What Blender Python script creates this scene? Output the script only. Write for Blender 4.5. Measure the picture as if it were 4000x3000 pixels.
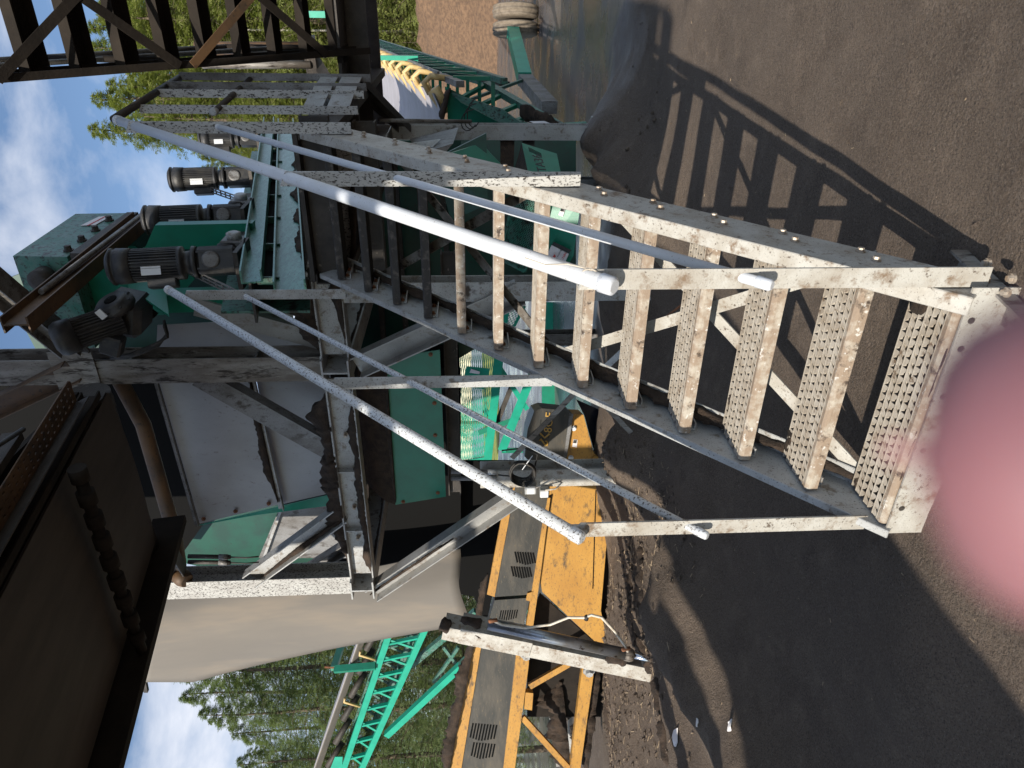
import bpy, bmesh, math, random
from mathutils import Vector, Matrix, noise
V = Vector
for o in list(bpy.data.objects): bpy.data.objects.remove(o, do_unlink=True)
S = bpy.context.scene
COL = S.collection
R = math.radians

# ---------------------------------------------------------------- camera (portrait phone shot stored sideways: world "up" is image left)
F, H = 2775.0, 1.7
pit, rol, azi = R(3.337), R(.881), R(29.925)
def _w(v):
    T = V((math.cos(azi), -math.sin(azi), 0)); N = V((math.sin(azi), math.cos(azi), 0))
    return V((v.dot(T), v.dot(N), v.z))
_f = V((0, math.cos(pit), -math.sin(pit))); _d = V((0, -math.sin(pit), -math.cos(pit))); _r = V((1, 0, 0))
_r, _d = _r*math.cos(rol)+_d*math.sin(rol), _d*math.cos(rol)-_r*math.sin(rol)
FW, DN, RT = _w(_f), _w(_d), _w(_r)
CP = V((0, 0, H))
cam = bpy.data.cameras.new('camera'); co = bpy.data.objects.new('camera', cam); COL.objects.link(co)
m3 = Matrix((DN, RT, -FW)).transposed()
co.matrix_world = Matrix.Translation(CP) @ m3.to_4x4()
cam.sensor_width = 36; cam.sensor_fit = 'HORIZONTAL'; cam.lens = 36*F/4000
cam.clip_start = .004; cam.clip_end = 2000
cam.dof.use_dof = True; cam.dof.focus_distance = 4.2; cam.dof.aperture_fstop = cam.lens/2.6
S.camera = co
S.render.resolution_x, S.render.resolution_y = 1024, 768

def q(x, y, X=None, Y=None, Z=None, D=None):
    """photo pixel -> world point on the plane X=, Y=, Z= or at distance D along the view axis"""
    d = FW*F + RT*(1500-y) + DN*(x-2000)
    k = X/d.x if X is not None else Y/d.y if Y is not None else (Z-H)/d.z if Z is not None else D/d.dot(FW)
    return CP + d*k

# ---------------------------------------------------------------- sky and sun
SUN = V((.117, 1.805, -1)).normalized()
w = bpy.data.worlds.new('World'); S.world = w; w.use_nodes = True
nt = w.node_tree; nt.nodes.clear()
def nd(nt, t, **k):
    n = nt.nodes.new(t)
    for a, b in k.items(): setattr(n, a, b)
    return n
out = nd(nt, 'ShaderNodeOutputWorld'); bg = nd(nt, 'ShaderNodeBackground'); bg.inputs[1].default_value = .118
sky = nd(nt, 'ShaderNodeTexSky', sky_type='NISHITA', sun_disc=False, sun_elevation=R(29), sun_rotation=R(183.7), altitude=50, air_density=1.0, dust_density=.2, ozone_density=2.2)
tc = nd(nt, 'ShaderNodeTexCoord'); mp = nd(nt, 'ShaderNodeMapping'); mp.inputs['Scale'].default_value = (1, 1, 1.7); mp.inputs['Location'].default_value = (.35, .1, .2)
nz = nd(nt, 'ShaderNodeTexNoise'); nz.inputs['Scale'].default_value = 3.2; nz.inputs['Detail'].default_value = 8; nz.inputs['Roughness'].default_value = .58; nz.inputs['Distortion'].default_value = .3
cr = nd(nt, 'ShaderNodeValToRGB'); cr.color_ramp.elements[0].position = .45; cr.color_ramp.elements[1].position = .67
cr.color_ramp.elements[0].color = (0, 0, 0, 1); cr.color_ramp.elements[1].color = (.93, .93, .93, 1)
mx = nd(nt, 'ShaderNodeMix', data_type='RGBA'); mx.inputs[7].default_value = (5.9, 6.15, 6.8, 1)
L = nt.links.new
L(tc.outputs['Generated'], mp.inputs[0]); L(mp.outputs[0], nz.inputs['Vector']); L(nz.outputs['Fac'], cr.inputs[0])
L(cr.outputs[0], mx.inputs[0]); L(sky.outputs[0], mx.inputs[6]); L(mx.outputs[2], bg.inputs[0]); L(bg.outputs[0], out.inputs[0])
sl = bpy.data.lights.new('sun', 'SUN'); sl.energy = 5.0; sl.angle = R(.53); sl.color = (1, .92, .80)
so = bpy.data.objects.new('sun', sl); COL.objects.link(so); so.rotation_euler = SUN.to_track_quat('-Z', 'Y').to_euler(); so.location = (-3, -30, 25)
vs = S.view_settings; vs.view_transform = 'Standard'; vs.look = 'None'; vs.exposure = .38; vs.gamma = 1; vs.use_curve_mapping = False

# ---------------------------------------------------------------- materials
MATS = {}
def M(name, c1, c2=None, sc=6, lo=.42, hi=.6, rough=.6, metal=0, sp=None, spsc=60, splo=.6, sphi=.66, bump=0, bsc=60, stretch=None, sss=0, rvar=0, spec=.5):
    m = bpy.data.materials.new(name); m.use_nodes = True
    t = m.node_tree; b = t.nodes['Principled BSDF']; k = t.links.new
    b.inputs['Roughness'].default_value = rough; b.inputs['Metallic'].default_value = metal
    b.inputs['Specular IOR Level'].default_value = spec
    c4 = lambda c: (c[0], c[1], c[2], 1)
    b.inputs['Base Color'].default_value = c4(c1)
    g = nd(t, 'ShaderNodeNewGeometry'); src = g.outputs['Position']
    if stretch:
        mpn = nd(t, 'ShaderNodeMapping'); mpn.inputs['Scale'].default_value = stretch; k(src, mpn.inputs[0]); src = mpn.outputs[0]
    col = None
    def layer(ca, cb_, s, a, z, det, rg=.6):
        n = nd(t, 'ShaderNodeTexNoise'); n.inputs['Scale'].default_value = s; n.inputs['Detail'].default_value = det; n.inputs['Roughness'].default_value = rg
        k(src, n.inputs['Vector'])
        r = nd(t, 'ShaderNodeMapRange'); r.inputs[1].default_value = a; r.inputs[2].default_value = z; r.clamp = True
        k(n.outputs['Fac'], r.inputs[0])
        x = nd(t, 'ShaderNodeMix', data_type='RGBA')
        if isinstance(ca, tuple): x.inputs[6].default_value = c4(ca)
        else: k(ca, x.inputs[6])
        x.inputs[7].default_value = c4(cb_); k(r.outputs[0], x.inputs[0])
        return x.outputs[2], r.outputs[0]
    if c2:
        col, fac = layer(c1, c2, sc, lo, hi, 7)
        if rvar:
            r = nd(t, 'ShaderNodeMapRange'); r.inputs[3].default_value = rough; r.inputs[4].default_value = rough+rvar
            k(fac, r.inputs[0]); k(r.outputs[0], b.inputs['Roughness'])
    if sp:
        for s_ in (sp if isinstance(sp, list) else [(sp, spsc, splo, sphi)]):
            col, _ = layer(col if col is not None else c1, s_[0], s_[1], s_[2], s_[3], 4, .7)
    if col is not None: k(col, b.inputs['Base Color'])
    if bump:
        n = nd(t, 'ShaderNodeTexNoise'); n.inputs['Scale'].default_value = bsc; n.inputs['Detail'].default_value = 6; n.inputs['Roughness'].default_value = .65
        k(g.outputs['Position'], n.inputs['Vector'])
        bp = nd(t, 'ShaderNodeBump'); bp.inputs['Strength'].default_value = min(1, bump); bp.inputs['Distance'].default_value = .02*max(1, bump)
        k(n.outputs['Fac'], bp.inputs['Height']); k(bp.outputs[0], b.inputs['Normal'])
    if sss:
        b.inputs['Subsurface Weight'].default_value = sss; b.inputs['Subsurface Radius'].default_value = (.004, .0012, .0006); b.inputs['Subsurface Scale'].default_value = 1
    MATS[name] = m
    return m
BR = (.050, .034, .024)
DK = (.035, .027, .021)
M('galv', (.43, .44, .44), (.31, .31, .30), 4, .38, .66, .5, .2, [((.20, .17, .14), 13, .55, .68), (DK, 120, .58, .66), (BR, 2.4, .63, .69)], bump=.12, bsc=150)
M('galv_lit', (.45, .44, .405), (.33, .30, .255), 8, .4, .66, .55, .05, [((.19, .135, .09), 13, .55, .69), ((.10, .075, .055), 34, .60, .68), (DK, 130, .60, .68)], bump=.18, bsc=140)  # sunlit copy of galv: light put into the colour, plus brown dirt
M('galv_mottled', (.46, .46, .44), (.36, .35, .33), 9, .4, .7, .5, .1, [(DK, 95, .535, .585)], stretch=(1, 1, .5))
M('galv_dirty', (.30, .29, .27), (.14, .12, .10), 5, .40, .58, .55, .2, [(DK, 17, .53, .63), ((.36, .34, .31), 12, .60, .70), (DK, 140, .6, .68)], stretch=(1, 1, .22), bump=.15, bsc=120)
M('galv_smooth', (.36, .36, .35), (.22, .22, .215), 3, .35, .7, .42, .3, [((.16, .12, .085), 9, .56, .70), (DK, 130, .62, .7)], stretch=(1, 1, .6), bump=.06, bsc=160)
M('galv_dull', (.22, .22, .22), (.12, .11, .10), 4, .4, .65, .5, .25, [((.07, .06, .05), 14, .52, .66), (DK, 120, .57, .66)], stretch=(1, 1, .5), bump=.1, bsc=120)
M('pipe', (.60, .63, .68), (.54, .56, .59), 6, .45, .7, .38, 0, [((.20, .18, .16), 100, .64, .70), (DK, 210, .66, .7)])
M('pipe_speckled', (.60, .63, .66), (.53, .54, .55), 6, .45, .7, .4, 0, [((.09, .075, .065), 95, .55, .60)])
M('tread', (.46, .42, .36), (.33, .28, .22), 14, .4, .66, .6, .05, [((.16, .115, .08), 20, .60, .70)], bump=.2, bsc=200)
M('tread_lip', (.27, .205, .15), (.40, .36, .30), 18, .46, .62, .65, .0, [((.56, .54, .50), 34, .60, .66), (BR, 14, .58, .68)], bump=.3, bsc=160)
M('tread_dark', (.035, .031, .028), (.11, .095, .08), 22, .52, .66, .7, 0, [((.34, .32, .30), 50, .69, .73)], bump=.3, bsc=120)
M('soil', (.060, .039, .026), (.026, .018, .013), 11, .38, .62, .95, 0, [((.15, .10, .065), 130, .66, .74)], bump=1.0, bsc=70)
M('soil_tan', (.20, .120, .068), (.115, .070, .042), 5, .38, .6, .95, 0, [((.30, .22, .15), 60, .62, .7)], bump=1.0, bsc=22)
M('green', (.006, .19, .115), (.008, .15, .09), 5, .4, .65, .38, 0, [((.03, .035, .028), 70, .66, .71)], bump=.05, bsc=90)
M('green_clean', (.010, .33, .215), (.008, .27, .175), 5, .4, .65, .35, 0, [((.04, .05, .04), 60, .68, .73)])
M('green_dirty', (.035, .16, .115), (.10, .19, .16), 7, .4, .62, .45, 0, [((.022, .024, .02), 26, .53, .62), ((.02, .016, .012), 4, .6, .66)], bump=.15, bsc=70)
M('green_streak', (.12, .31, .26), (.06, .20, .155), 9, .4, .62, .33, 0, [((.025, .026, .022), 30, .55, .64)], stretch=(1, 1, 4))
M('green_dark', (.004, .065, .042), (.006, .045, .032), 4, .4, .6, .45, 0, [((.02, .018, .015), 20, .62, .7)])
M('orange', (.45, .235, .042), (.37, .18, .03), 4, .4, .65, .5, 0, [((.16, .095, .035), 60, .55, .68), ((.09, .058, .03), 9, .56, .70), ((.05, .034, .022), 3, .62, .70)], stretch=(.5, .5, 1))
M('dark_panel', (.045, .045, .042), (.095, .085, .070), 6, .42, .66, .42, .3, [((.14, .11, .07), 48, .62, .7)], stretch=(.3, .3, 1), bump=.1, bsc=50)
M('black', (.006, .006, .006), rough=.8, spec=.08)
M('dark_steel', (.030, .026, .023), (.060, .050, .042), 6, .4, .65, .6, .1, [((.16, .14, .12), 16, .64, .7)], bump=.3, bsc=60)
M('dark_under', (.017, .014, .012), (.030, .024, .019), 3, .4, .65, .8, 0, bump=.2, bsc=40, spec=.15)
M('brown_steel', (.135, .075, .035), (.065, .042, .026), 3, .4, .65, .6, .05, [(DK, 20, .58, .66)], bump=.15, bsc=60)
M('motor', (.030, .031, .034), (.060, .057, .052), 9, .45, .66, .5, .2, [((.15, .12, .09), 24, .66, .72)], bump=.15, bsc=90)
M('motor_lit', (.16, .14, .115), (.085, .075, .065), 9, .42, .64, .5, .2, [((.30, .26, .21), 20, .62, .7)], bump=.15, bsc=90)
M('plate_white', (.66, .68, .70), rough=.4)
M('hopper_white', (.40, .405, .42), (.32, .32, .325), 1.6, .4, .65, .45, .05, [((.22, .20, .18), 25, .62, .72), (DK, 150, .66, .71)], stretch=(1, 1, .5))
M('belt', (.40, .385, .41), (.34, .325, .34), 3, .4, .65, .55, 0, [((.25, .23, .22), 12, .64, .7)])
M('belt_dark', (.062, .052, .043), (.042, .035, .030), 2.2, .38, .62, .7, 0, stretch=(3, .4, 3))
M('rubber_tan', (.185, .168, .147), (.15, .14, .128), 1.1, .35, .65, .85, 0, [((.235, .20, .16), 1.3, .5, .75)], stretch=(1.6, 1.6, .25))
M('cream', (.62, .46, .21), (.48, .34, .15), 9, .4, .65, .5, 0, [((.12, .08, .05), 16, .62, .7)])
M('tyre', (.235, .195, .15), (.15, .12, .09), 12, .4, .65, .9, 0, bump=.4, bsc=40)
M('cable', (.016, .015, .014), (.05, .042, .034), 14, .5, .65, .6, 0)
M('cable_white', (.60, .55, .47), (.42, .36, .28), 14, .45, .65, .5)
M('chrome', (.62, .64, .68), rough=.16, metal=1)
M('cylinder_steel', (.30, .32, .36), (.22, .20, .17), 7, .45, .66, .28, .8, [(BR, 18, .62, .68)])
M('rust', (.25, .10, .045), (.16, .075, .04), 20, .4, .6, .8)
M('bolt_mat', (.42, .37, .31), (.26, .19, .13), 30, .42, .6, .5, .3)
M('bark', (.14, .105, .075), (.09, .07, .05), 8, .4, .6, .9, 0, bump=.6, bsc=20)
M('pole_white', (.36, .34, .31), (.24, .22, .19), 3, .4, .6, .7)
M('grass', (.17, .24, .04), (.30, .30, .07), 3, .4, .6, .9)
M('chips', (.42, .33, .22), (.27, .19, .12), 40, .4, .6, .8)
M('paper', (.74, .72, .72), (.66, .63, .64), 8, .4, .6, .5)
M('red_ink', (.55, .05, .05), rough=.5)
M('dark_ink', (.02, .02, .022), rough=.5)
M('gold', (.52, .31, .08), rough=.4, metal=.2)
M('tarp', (.010, .013, .024), (.018, .021, .034), 4, .4, .6, .22)
M('skin', (.27, .125, .14), (.24, .105, .12), 60, .4, .6, .6, sss=.2)
M('nail', (.70, .38, .36), rough=.3)
def leafmat(name, a, b_):
    m = M(name, a, b_, 1.3, .36, .64, .6)
    bs = m.node_tree.nodes['Principled BSDF']; bs.inputs['Subsurface Weight'].default_value = 0
    t = m.node_tree; tr = nd(t, 'ShaderNodeBsdfTranslucent'); ms = nd(t, 'ShaderNodeMixShader'); ms.inputs[0].default_value = .45
    tr.inputs[0].default_value = (a[0]*1.5, a[1]*1.5, a[2], 1)
    o_ = [n for n in t.nodes if n.type == 'OUTPUT_MATERIAL'][0]
    t.links.new(bs.outputs[0], ms.inputs[1]); t.links.new(tr.outputs[0], ms.inputs[2]); t.links.new(ms.outputs[0], o_.inputs[0])
leafmat('needles', (.17, .21, .055), (.30, .31, .10))
leafmat('needles_blue', (.12, .165, .07), (.22, .265, .115))

# ground: dark compost over asphalt; the far yard is wet, smooth paving
def ground_mat():
    m = bpy.data.materials.new('ground_mat'); m.use_nodes = True; t = m.node_tree; b = t.nodes['Principled BSDF']; k = t.links.new
    g = nd(t, 'ShaderNodeNewGeometry')
    def noise_(s, det=6, rg=.6):
        n = nd(t, 'ShaderNodeTexNoise'); n.inputs['Scale'].default_value = s; n.inputs['Detail'].default_value = det; n.inputs['Roughness'].default_value = rg
        k(g.outputs['Position'], n.inputs['Vector']); return n.outputs['Fac']
    def rng(src, a, z, lo=0, hi=1):
        r = nd(t, 'ShaderNodeMapRange'); r.inputs[1].default_value = a; r.inputs[2].default_value = z; r.inputs[3].default_value = lo; r.inputs[4].default_value = hi
        k(src, r.inputs[0]); return r.outputs[0]
    def mixc(f, a, c):
        x = nd(t, 'ShaderNodeMix', data_type='RGBA'); k(f, x.inputs[0])
        for i, s_ in ((6, a), (7, c)):
            if isinstance(s_, tuple): x.inputs[i].default_value = (*s_, 1)
            else: k(s_, x.inputs[i])
        return x.outputs[2]
    big = rng(noise_(1.1), .35, .68)
    c = mixc(big, (.120, .085, .059), (.170, .127, .094))
    c = mixc(rng(noise_(2.6, 6, .65), .52, .72), c, (.085, .058, .040))
    c = mixc(rng(noise_(5.5, 6, .7), .52, .74), c, (.225, .168, .124))
    c = mixc(rng(noise_(90, 4, .75), .45, .75), c, (.235, .190, .155))
    c = mixc(rng(noise_(140, 3, .7), .50, .30), c, (.040, .030, .025))
    c = mixc(rng(noise_(210, 2, .6), .69, .73), c, (.55, .43, .30))
    c = mixc(rng(noise_(34, 5, .7), .70, .74), c, (.030, .024, .020))
    # wet paving far away
    sep = nd(t, 'ShaderNodeSeparateXYZ'); k(g.outputs['Position'], sep.inputs[0])
    ad = nd(t, 'ShaderNodeMath', operation='MULTIPLY_ADD'); k(noise_(.9, 5), ad.inputs[0]); ad.inputs[1].default_value = 3.0; k(sep.outputs[1], ad.inputs[2])
    far = rng(ad.outputs[0], 9.1, 10.2)
    wetc = mixc(rng(noise_(.5, 6), .35, .65), (.085, .082, .088), (.130, .118, .112))
    wetc = mixc(rng(noise_(7, 5, .7), .63, .67), wetc, (.018, .015, .014))
    c = mixc(far, c, wetc)
    gr = rng(ad.outputs[0], 52, 58)
    k(c, b.inputs['Base Color'])
    rr = nd(t, 'ShaderNodeMix', data_type='FLOAT'); k(far, rr.inputs[0]); rr.inputs[2].default_value = .95; k(rng(noise_(.8, 5), .35, .7, .14, .5), rr.inputs[3]); k(rr.outputs[0], b.inputs['Roughness'])
    bp = nd(t, 'ShaderNodeBump'); bp.inputs['Distance'].default_value = .030
    k(rng(far, 0, 1, 1.0, .12), bp.inputs['Strength'])
    ad2 = nd(t, 'ShaderNodeMath', operation='ADD'); k(noise_(75, 5, .75), ad2.inputs[0]); k(noise_(14, 6, .7), ad2.inputs[1]); k(ad2.outputs[0], bp.inputs['Height'])
    k(bp.outputs[0], b.inputs['Normal']); MATS['ground'] = m
ground_mat()

# ---------------------------------------------------------------- geometry helpers
class G:
    def __init__(s): s.v = []; s.f = []
    def add(s, vs_, fs):
        o = len(s.v); s.v += [V(a) for a in vs_]; s.f += [tuple(i+o for i in f) for f in fs]; return s
    def box(s, c, sz, rot=None):
        hx, hy, hz = sz[0]/2, sz[1]/2, sz[2]/2
        p = [V((a*hx, b*hy, d*hz)) for d in (-1, 1) for b in (-1, 1) for a in (-1, 1)]
        if rot is not None: p = [rot @ a for a in p]
        return s.add([V(c)+a for a in p], [(0, 2, 3, 1), (4, 5, 7, 6), (0, 1, 5, 4), (2, 6, 7, 3), (0, 4, 6, 2), (1, 3, 7, 5)])
    def beam(s, p0, p1, prof, up=(0, 0, 1), prof1=None):
        p0, p1 = V(p0), V(p1); z = (p1-p0).normalized(); u = V(up); y = (u - z*u.dot(z))
        if y.length < 1e-4: u = V((0, 1, 0)); y = u - z*u.dot(z)
        y.normalize(); x = y.cross(z); n = len(prof)
        vs_ = [p0 + x*a + y*b for a, b in prof] + [p1 + x*a + y*b for a, b in (prof1 or prof)]
        fs = [(i, (i+1) % n, n+(i+1) % n, n+i) for i in range(n)] + [tuple(range(n-1, -1, -1)), tuple(range(n, 2*n))]
        return s.add(vs_, fs)
    def cyl(s, p0, p1, r0, r1=None, n=12):
        r1 = r0 if r1 is None else r1
        P = [(math.cos(2*math.pi*i/n), math.sin(2*math.pi*i/n)) for i in range(n)]
        return s.beam(p0, p1, [(a*r0, b*r0) for a, b in P], (0.03, .02, 1) if abs((V(p1)-V(p0)).normalized().z) < .95 else (0, 1, 0), [(a*r1, b*r1) for a, b in P])
    def prism(s, pts, off):
        pts = [V(p) for p in pts]; off = V(off); n = len(pts)
        return s.add(pts+[p+off for p in pts], [tuple(range(n)), tuple(range(2*n-1, n-1, -1))] + [(i, i+n, (i+1) % n+n, (i+1) % n) for i in range(n)])
    def tube(s, path, r, n=8, closed=False):
        path = [V(p) for p in path]; N = len(path); rings = []; prev = None
        for i, p in enumerate(path):
            t = (path[(i+1) % N]-path[i-1]) if closed else (path[min(i+1, N-1)]-path[max(i-1, 0)])
            t.normalize()
            if prev is None:
                a = V((0, 0, 1)) if abs(t.z) < .9 else V((1, 0, 0)); x = (a - t*a.dot(t)).normalized()
            else: x = (prev - t*prev.dot(t)).normalized()
            prev = x; y = t.cross(x); rr = r(i/(N-1)) if callable(r) else r
            rings.append([p + x*(rr*math.cos(2*math.pi*j/n)) + y*(rr*math.sin(2*math.pi*j/n)) for j in range(n)])
        vs_ = [a for b in rings for a in b]; fs = []
        for i in range(N if closed else N-1):
            i2 = (i+1) % N
            for j in range(n): fs.append((i*n+j, i*n+(j+1) % n, i2*n+(j+1) % n, i2*n+j))
        if not closed: fs += [tuple(range(n-1, -1, -1)), tuple(range((N-1)*n, N*n))]
        return s.add(vs_, fs)
    def lathe(s, p0, axis, prof, n=20):
        """prof: (distance along axis, radius)"""
        p0 = V(p0); z = V(axis).normalized(); a = V((0, 0, 1)) if abs(z.z) < .9 else V((1, 0, 0)); x = (a - z*a.dot(z)).normalized(); y = z.cross(x)
        vs_ = [p0 + z*h + x*(r_*math.cos(2*math.pi*j/n)) + y*(r_*math.sin(2*math.pi*j/n)) for h, r_ in prof for j in range(n)]
        fs = [(i*n+j, i*n+(j+1) % n, (i+1)*n+(j+1) % n, (i+1)*n+j) for i in range(len(prof)-1) for j in range(n)]
        fs += [tuple(range(n-1, -1, -1)), tuple(range((len(prof)-1)*n, len(prof)*n))]
        return s.add(vs_, fs)
    def obj(s, name, mat, parent=None, smooth=False, bev=0):
        me = bpy.data.meshes.new(name); me.from_pydata([tuple(a) for a in s.v], [], s.f); me.validate()
        bm = bmesh.new(); bm.from_mesh(me); bmesh.ops.recalc_face_normals(bm, faces=bm.faces)
        if bev: bmesh.ops.bevel(bm, geom=[e for e in bm.edges if e.calc_face_angle(0) > .5], offset=bev, segments=1, affect='EDGES', clamp_overlap=True)
        bm.to_mesh(me); bm.free()
        me.materials.append(MATS[mat])
        if smooth:
            for p in me.polygons: p.use_smooth = len(p.vertices) <= 4
        return link(name, me, parent)
def link(name, me, parent=None, mw=None):
    o = bpy.data.objects.new(name, me); COL.objects.link(o)
    if mw is not None: o.matrix_world = mw
    if parent is not None: adopt(o, parent)
    return o
BASE = {}
def adopt(o, parent):
    o.parent = parent
    b = V((0, 0, 0)); p = parent
    while p is not None:
        if p.name in BASE: b = BASE[p.name]; break
        p = p.parent
    if parent.name in BASE: o.matrix_parent_inverse = Matrix.Translation(-BASE[parent.name])
    elif parent.type == 'MESH': o.matrix_parent_inverse = Matrix.Translation(-parent.matrix_basis.translation)
def thing(name, label, cat, loc=(0, 0, 0), group=None):
    o = bpy.data.objects.new(name, None); COL.objects.link(o); o.location = loc; o.empty_display_size = .1
    o['label'] = label; o['category'] = cat
    if group: o['group'] = group
    BASE[o.name] = V(loc)
    return o
def tag(o, label, cat, group=None):
    o['label'] = label; o['category'] = cat
    if group: o['group'] = group
    return o
def rect(w_, h_): return [(-w_/2, -h_/2), (w_/2, -h_/2), (w_/2, h_/2), (-w_/2, h_/2)]
def Hs(b, h, t=.012):
    b, h = b/2, h/2; w_ = t/2
    return [(-b, -h), (b, -h), (b, -h+t), (w_, -h+t), (w_, h-t), (b, h-t), (b, h), (-b, h), (-b, h-t), (-w_, h-t), (-w_, -h+t), (-b, -h+t)]
def Cs(b, h, t=.010, side=1):
    p = [(0, -h/2), (b, -h/2), (b, -h/2+t), (t, -h/2+t), (t, h/2-t), (b, h/2-t), (b, h/2), (0, h/2)]
    return p if side > 0 else [(-a, c) for a, c in p][::-1]
def Ls(a, b, t=.008): return [(0, 0), (a, 0), (a, t), (t, t), (t, b), (0, b)]
def bar(name, p0, p1, prof, mat, parent, up=(0, 0, 1), smooth=False): return G().beam(p0, p1, prof, up).obj(name, mat, parent, smooth)
def plate(name, pts, off, mat, parent): return G().prism(pts, off).obj(name, mat, parent)
RNG = random.Random(7)
def crust(p0, p1, w_, h_, parent, seed=0, mat='soil', up=(0, 0, 1), name='soil_crust', seg=None):
    """uneven ridge of caked soil lying along a ledge"""
    p0, p1 = V(p0), V(p1); ln = (p1-p0).length; n = seg or max(10, int(ln/.03)); z = (p1-p0).normalized(); u = V(up); u = (u-z*u.dot(z)).normalized(); x = u.cross(z)
    g = G(); k = 7; vs_ = []
    for i in range(n+1):
        t = i/n; e = min(1, 5*t+.15, 5*(1-t)+.15); c = p0+z*(ln*t)
        a = .80+.8*noise.noise(V((seed*3.1, t*ln*2.6, 0)))
        hh = h_*max(.12, a)*e; ww = w_*(.72+.5*noise.noise(V((seed*5.7, t*ln*4, 3))))*(.6+.4*e)
        for j in range(k):
            an = math.pi*j/(k-1); r_ = 1+.35*noise.noise(V((seed+j*.9, t*ln*9, 7)))+.40*noise.noise(V((seed+j*1.7, t*ln*26, 3)))
            vs_.append(c + x*(math.cos(an)*ww/2*r_) + u*(math.sin(an)*hh*r_-.006))
    fs = [(i*k+j, i*k+j+1, (i+1)*k+j+1, (i+1)*k+j) for i in range(n) for j in range(k-1)]
    fs += [(i*k, (i+1)*k, (i+1)*k+k-1, i*k+k-1) for i in range(n)] + [tuple(range(k)), tuple(range(n*k+k-1, n*k-1, -1))]
    return g.add(vs_, fs).obj(name, mat, parent, True)
_bolt = {}
def bolt(p, ax, parent, r=.014, h=.014, mat='bolt_mat', name='bolt'):
    key = (round(r, 4), round(h, 4), mat)
    if key not in _bolt:
        g = G(); g.cyl((0, 0, -.004), (0, 0, h*.25), r*1.45, n=10); g.cyl((0, 0, h*.25), (0, 0, h), r, r*.92, n=6)
        me = bpy.data.meshes.new(name); me.from_pydata([tuple(a) for a in g.v], [], g.f); me.materials.append(MATS[mat]); _bolt[key] = me
    o = bpy.data.objects.new(name, _bolt[key]); COL.objects.link(o)
    o.matrix_world = Matrix.Translation(V(p)) @ V(ax).to_track_quat('Z', 'Y').to_matrix().to_4x4()
    mwb = o.matrix_world.copy(); adopt(o, parent); o.matrix_basis = mwb
    return o
def text(s_, org, xdir, ydir, size, mat, parent, name='lettering', depth=.002, align='LEFT', shear=0):
    cu = bpy.data.curves.new(name, 'FONT'); cu.body = s_; cu.size = size; cu.extrude = depth; cu.align_x = align; cu.shear = shear; cu.resolution_u = 2
    tmp = bpy.data.objects.new('tmp', cu); COL.objects.link(tmp); bpy.context.view_layer.update()
    me = bpy.data.meshes.new_from_object(tmp.evaluated_get(bpy.context.evaluated_depsgraph_get())); bpy.data.objects.remove(tmp)
    x = V(xdir).normalized(); y = V(ydir); y = (y-x*y.dot(x)).normalized(); z = x.cross(y)
    me.transform(Matrix.Translation(V(org)) @ Matrix((x, y, z)).transposed().to_4x4()); me.materials.clear(); me.materials.append(MATS[mat])
    return link(name, me, parent)
# ================================================================= GROUND
def gau(x, y, cx, cy, h, rx, ry=None):
    ry = ry or rx; return h*math.exp(-((x-cx)/rx)**2-((y-cy)/ry)**2)
def gh(x, y):
    z = .026*noise.noise(V((x*.9, y*.9, 0)))+.014*noise.noise(V((x*2.6, y*2.6, 5)))+.006*noise.noise(V((x*7, y*7, 8)))
    if x < -1.9 and y < 5: z += .05*noise.noise(V((x*1.5, y*1.1, 4)))*min(1, (-1.9-x))+.012*noise.noise(V((x*6, y*4, 1)))*min(1, (-1.9-x))
    m = gau(x, y, -3.75, 5.25, .50, .50, .42)+gau(x, y, -2.2, 6.0, .26, .8, .6)+gau(x, y, -1.55, 8.0, .42, .5, .7)+gau(x, y, -2.9, 6.6, .3, .9)+gau(x, y, -1.68, 6.85, .36, .30, .45)+gau(x, y, -1.35, 7.5, .12, .3, .5)
    m += gau(x, y, -4.3, 3.75, .20, .55, .75)+gau(x, y, -3.1, 4.2, .16, .6, .6)
    m += gau(x, y, -6.6, 5.5, .18, 1.6, .55)+gau(x, y, -5.3, 4.75, .16, .5, .35)+gau(x, y, -7.6, 4.6, .2, .9, .5)
    m += gau(x, y, -5.2, 6.9, .25, 1.0, .7)
    m += gau(x, y, -2.35, 1.75, .07, .35, .25)
    rx = -3.95+.28*math.sin(y*1.35+.4)                          # windrow of soil left of the stair
    m += .24*math.exp(-((x-rx)/.36)**2)*max(0, min(1, (y-.6)/1.2))*max(0, min(1, (4.6-y)/.9))
    m += .16*math.exp(-((x-rx+1.15)/.5)**2)*max(0, min(1, (y-1.5)/1.2))*max(0, min(1, (4.9-y)/.9))
    if m > .01:
        m *= 1+.18*noise.noise(V((x*2.3, y*2.3, 9)))+.10*noise.noise(V((x*7, y*7, 2)))
    if y > 9: z *= max(.15, 1-(y-9)*.5)
    return z+m
def axis_pts(lo, hi, flo, fhi, fs):
    p = [flo+i*fs for i in range(int((fhi-flo)/fs)+1)]; s_ = fs; a = p[-1]
    while a < hi: s_ *= 1.35; a += s_; p.append(a)
    s_ = fs; a = p[0]; l = []
    while a > lo: s_ *= 1.35; a -= s_; l.append(a)
    return l[::-1]+p
xs = axis_pts(-900, 900, -8.6, 1.2, .06); ys = axis_pts(-900, 900, .6, 9.6, .06)
g = G(); nx = len(xs)
g.v = [V((x, y, gh(x, y) if -40 < x < 30 and -10 < y < 60 else 0)) for y in ys for x in xs]
g.f = [(j*nx+i, j*nx+i+1, (j+1)*nx+i+1, (j+1)*nx+i) for j in range(len(ys)-1) for i in range(nx-1)]
ground = g.obj('ground', 'ground', smooth=True); ground['kind'] = 'structure'
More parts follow.
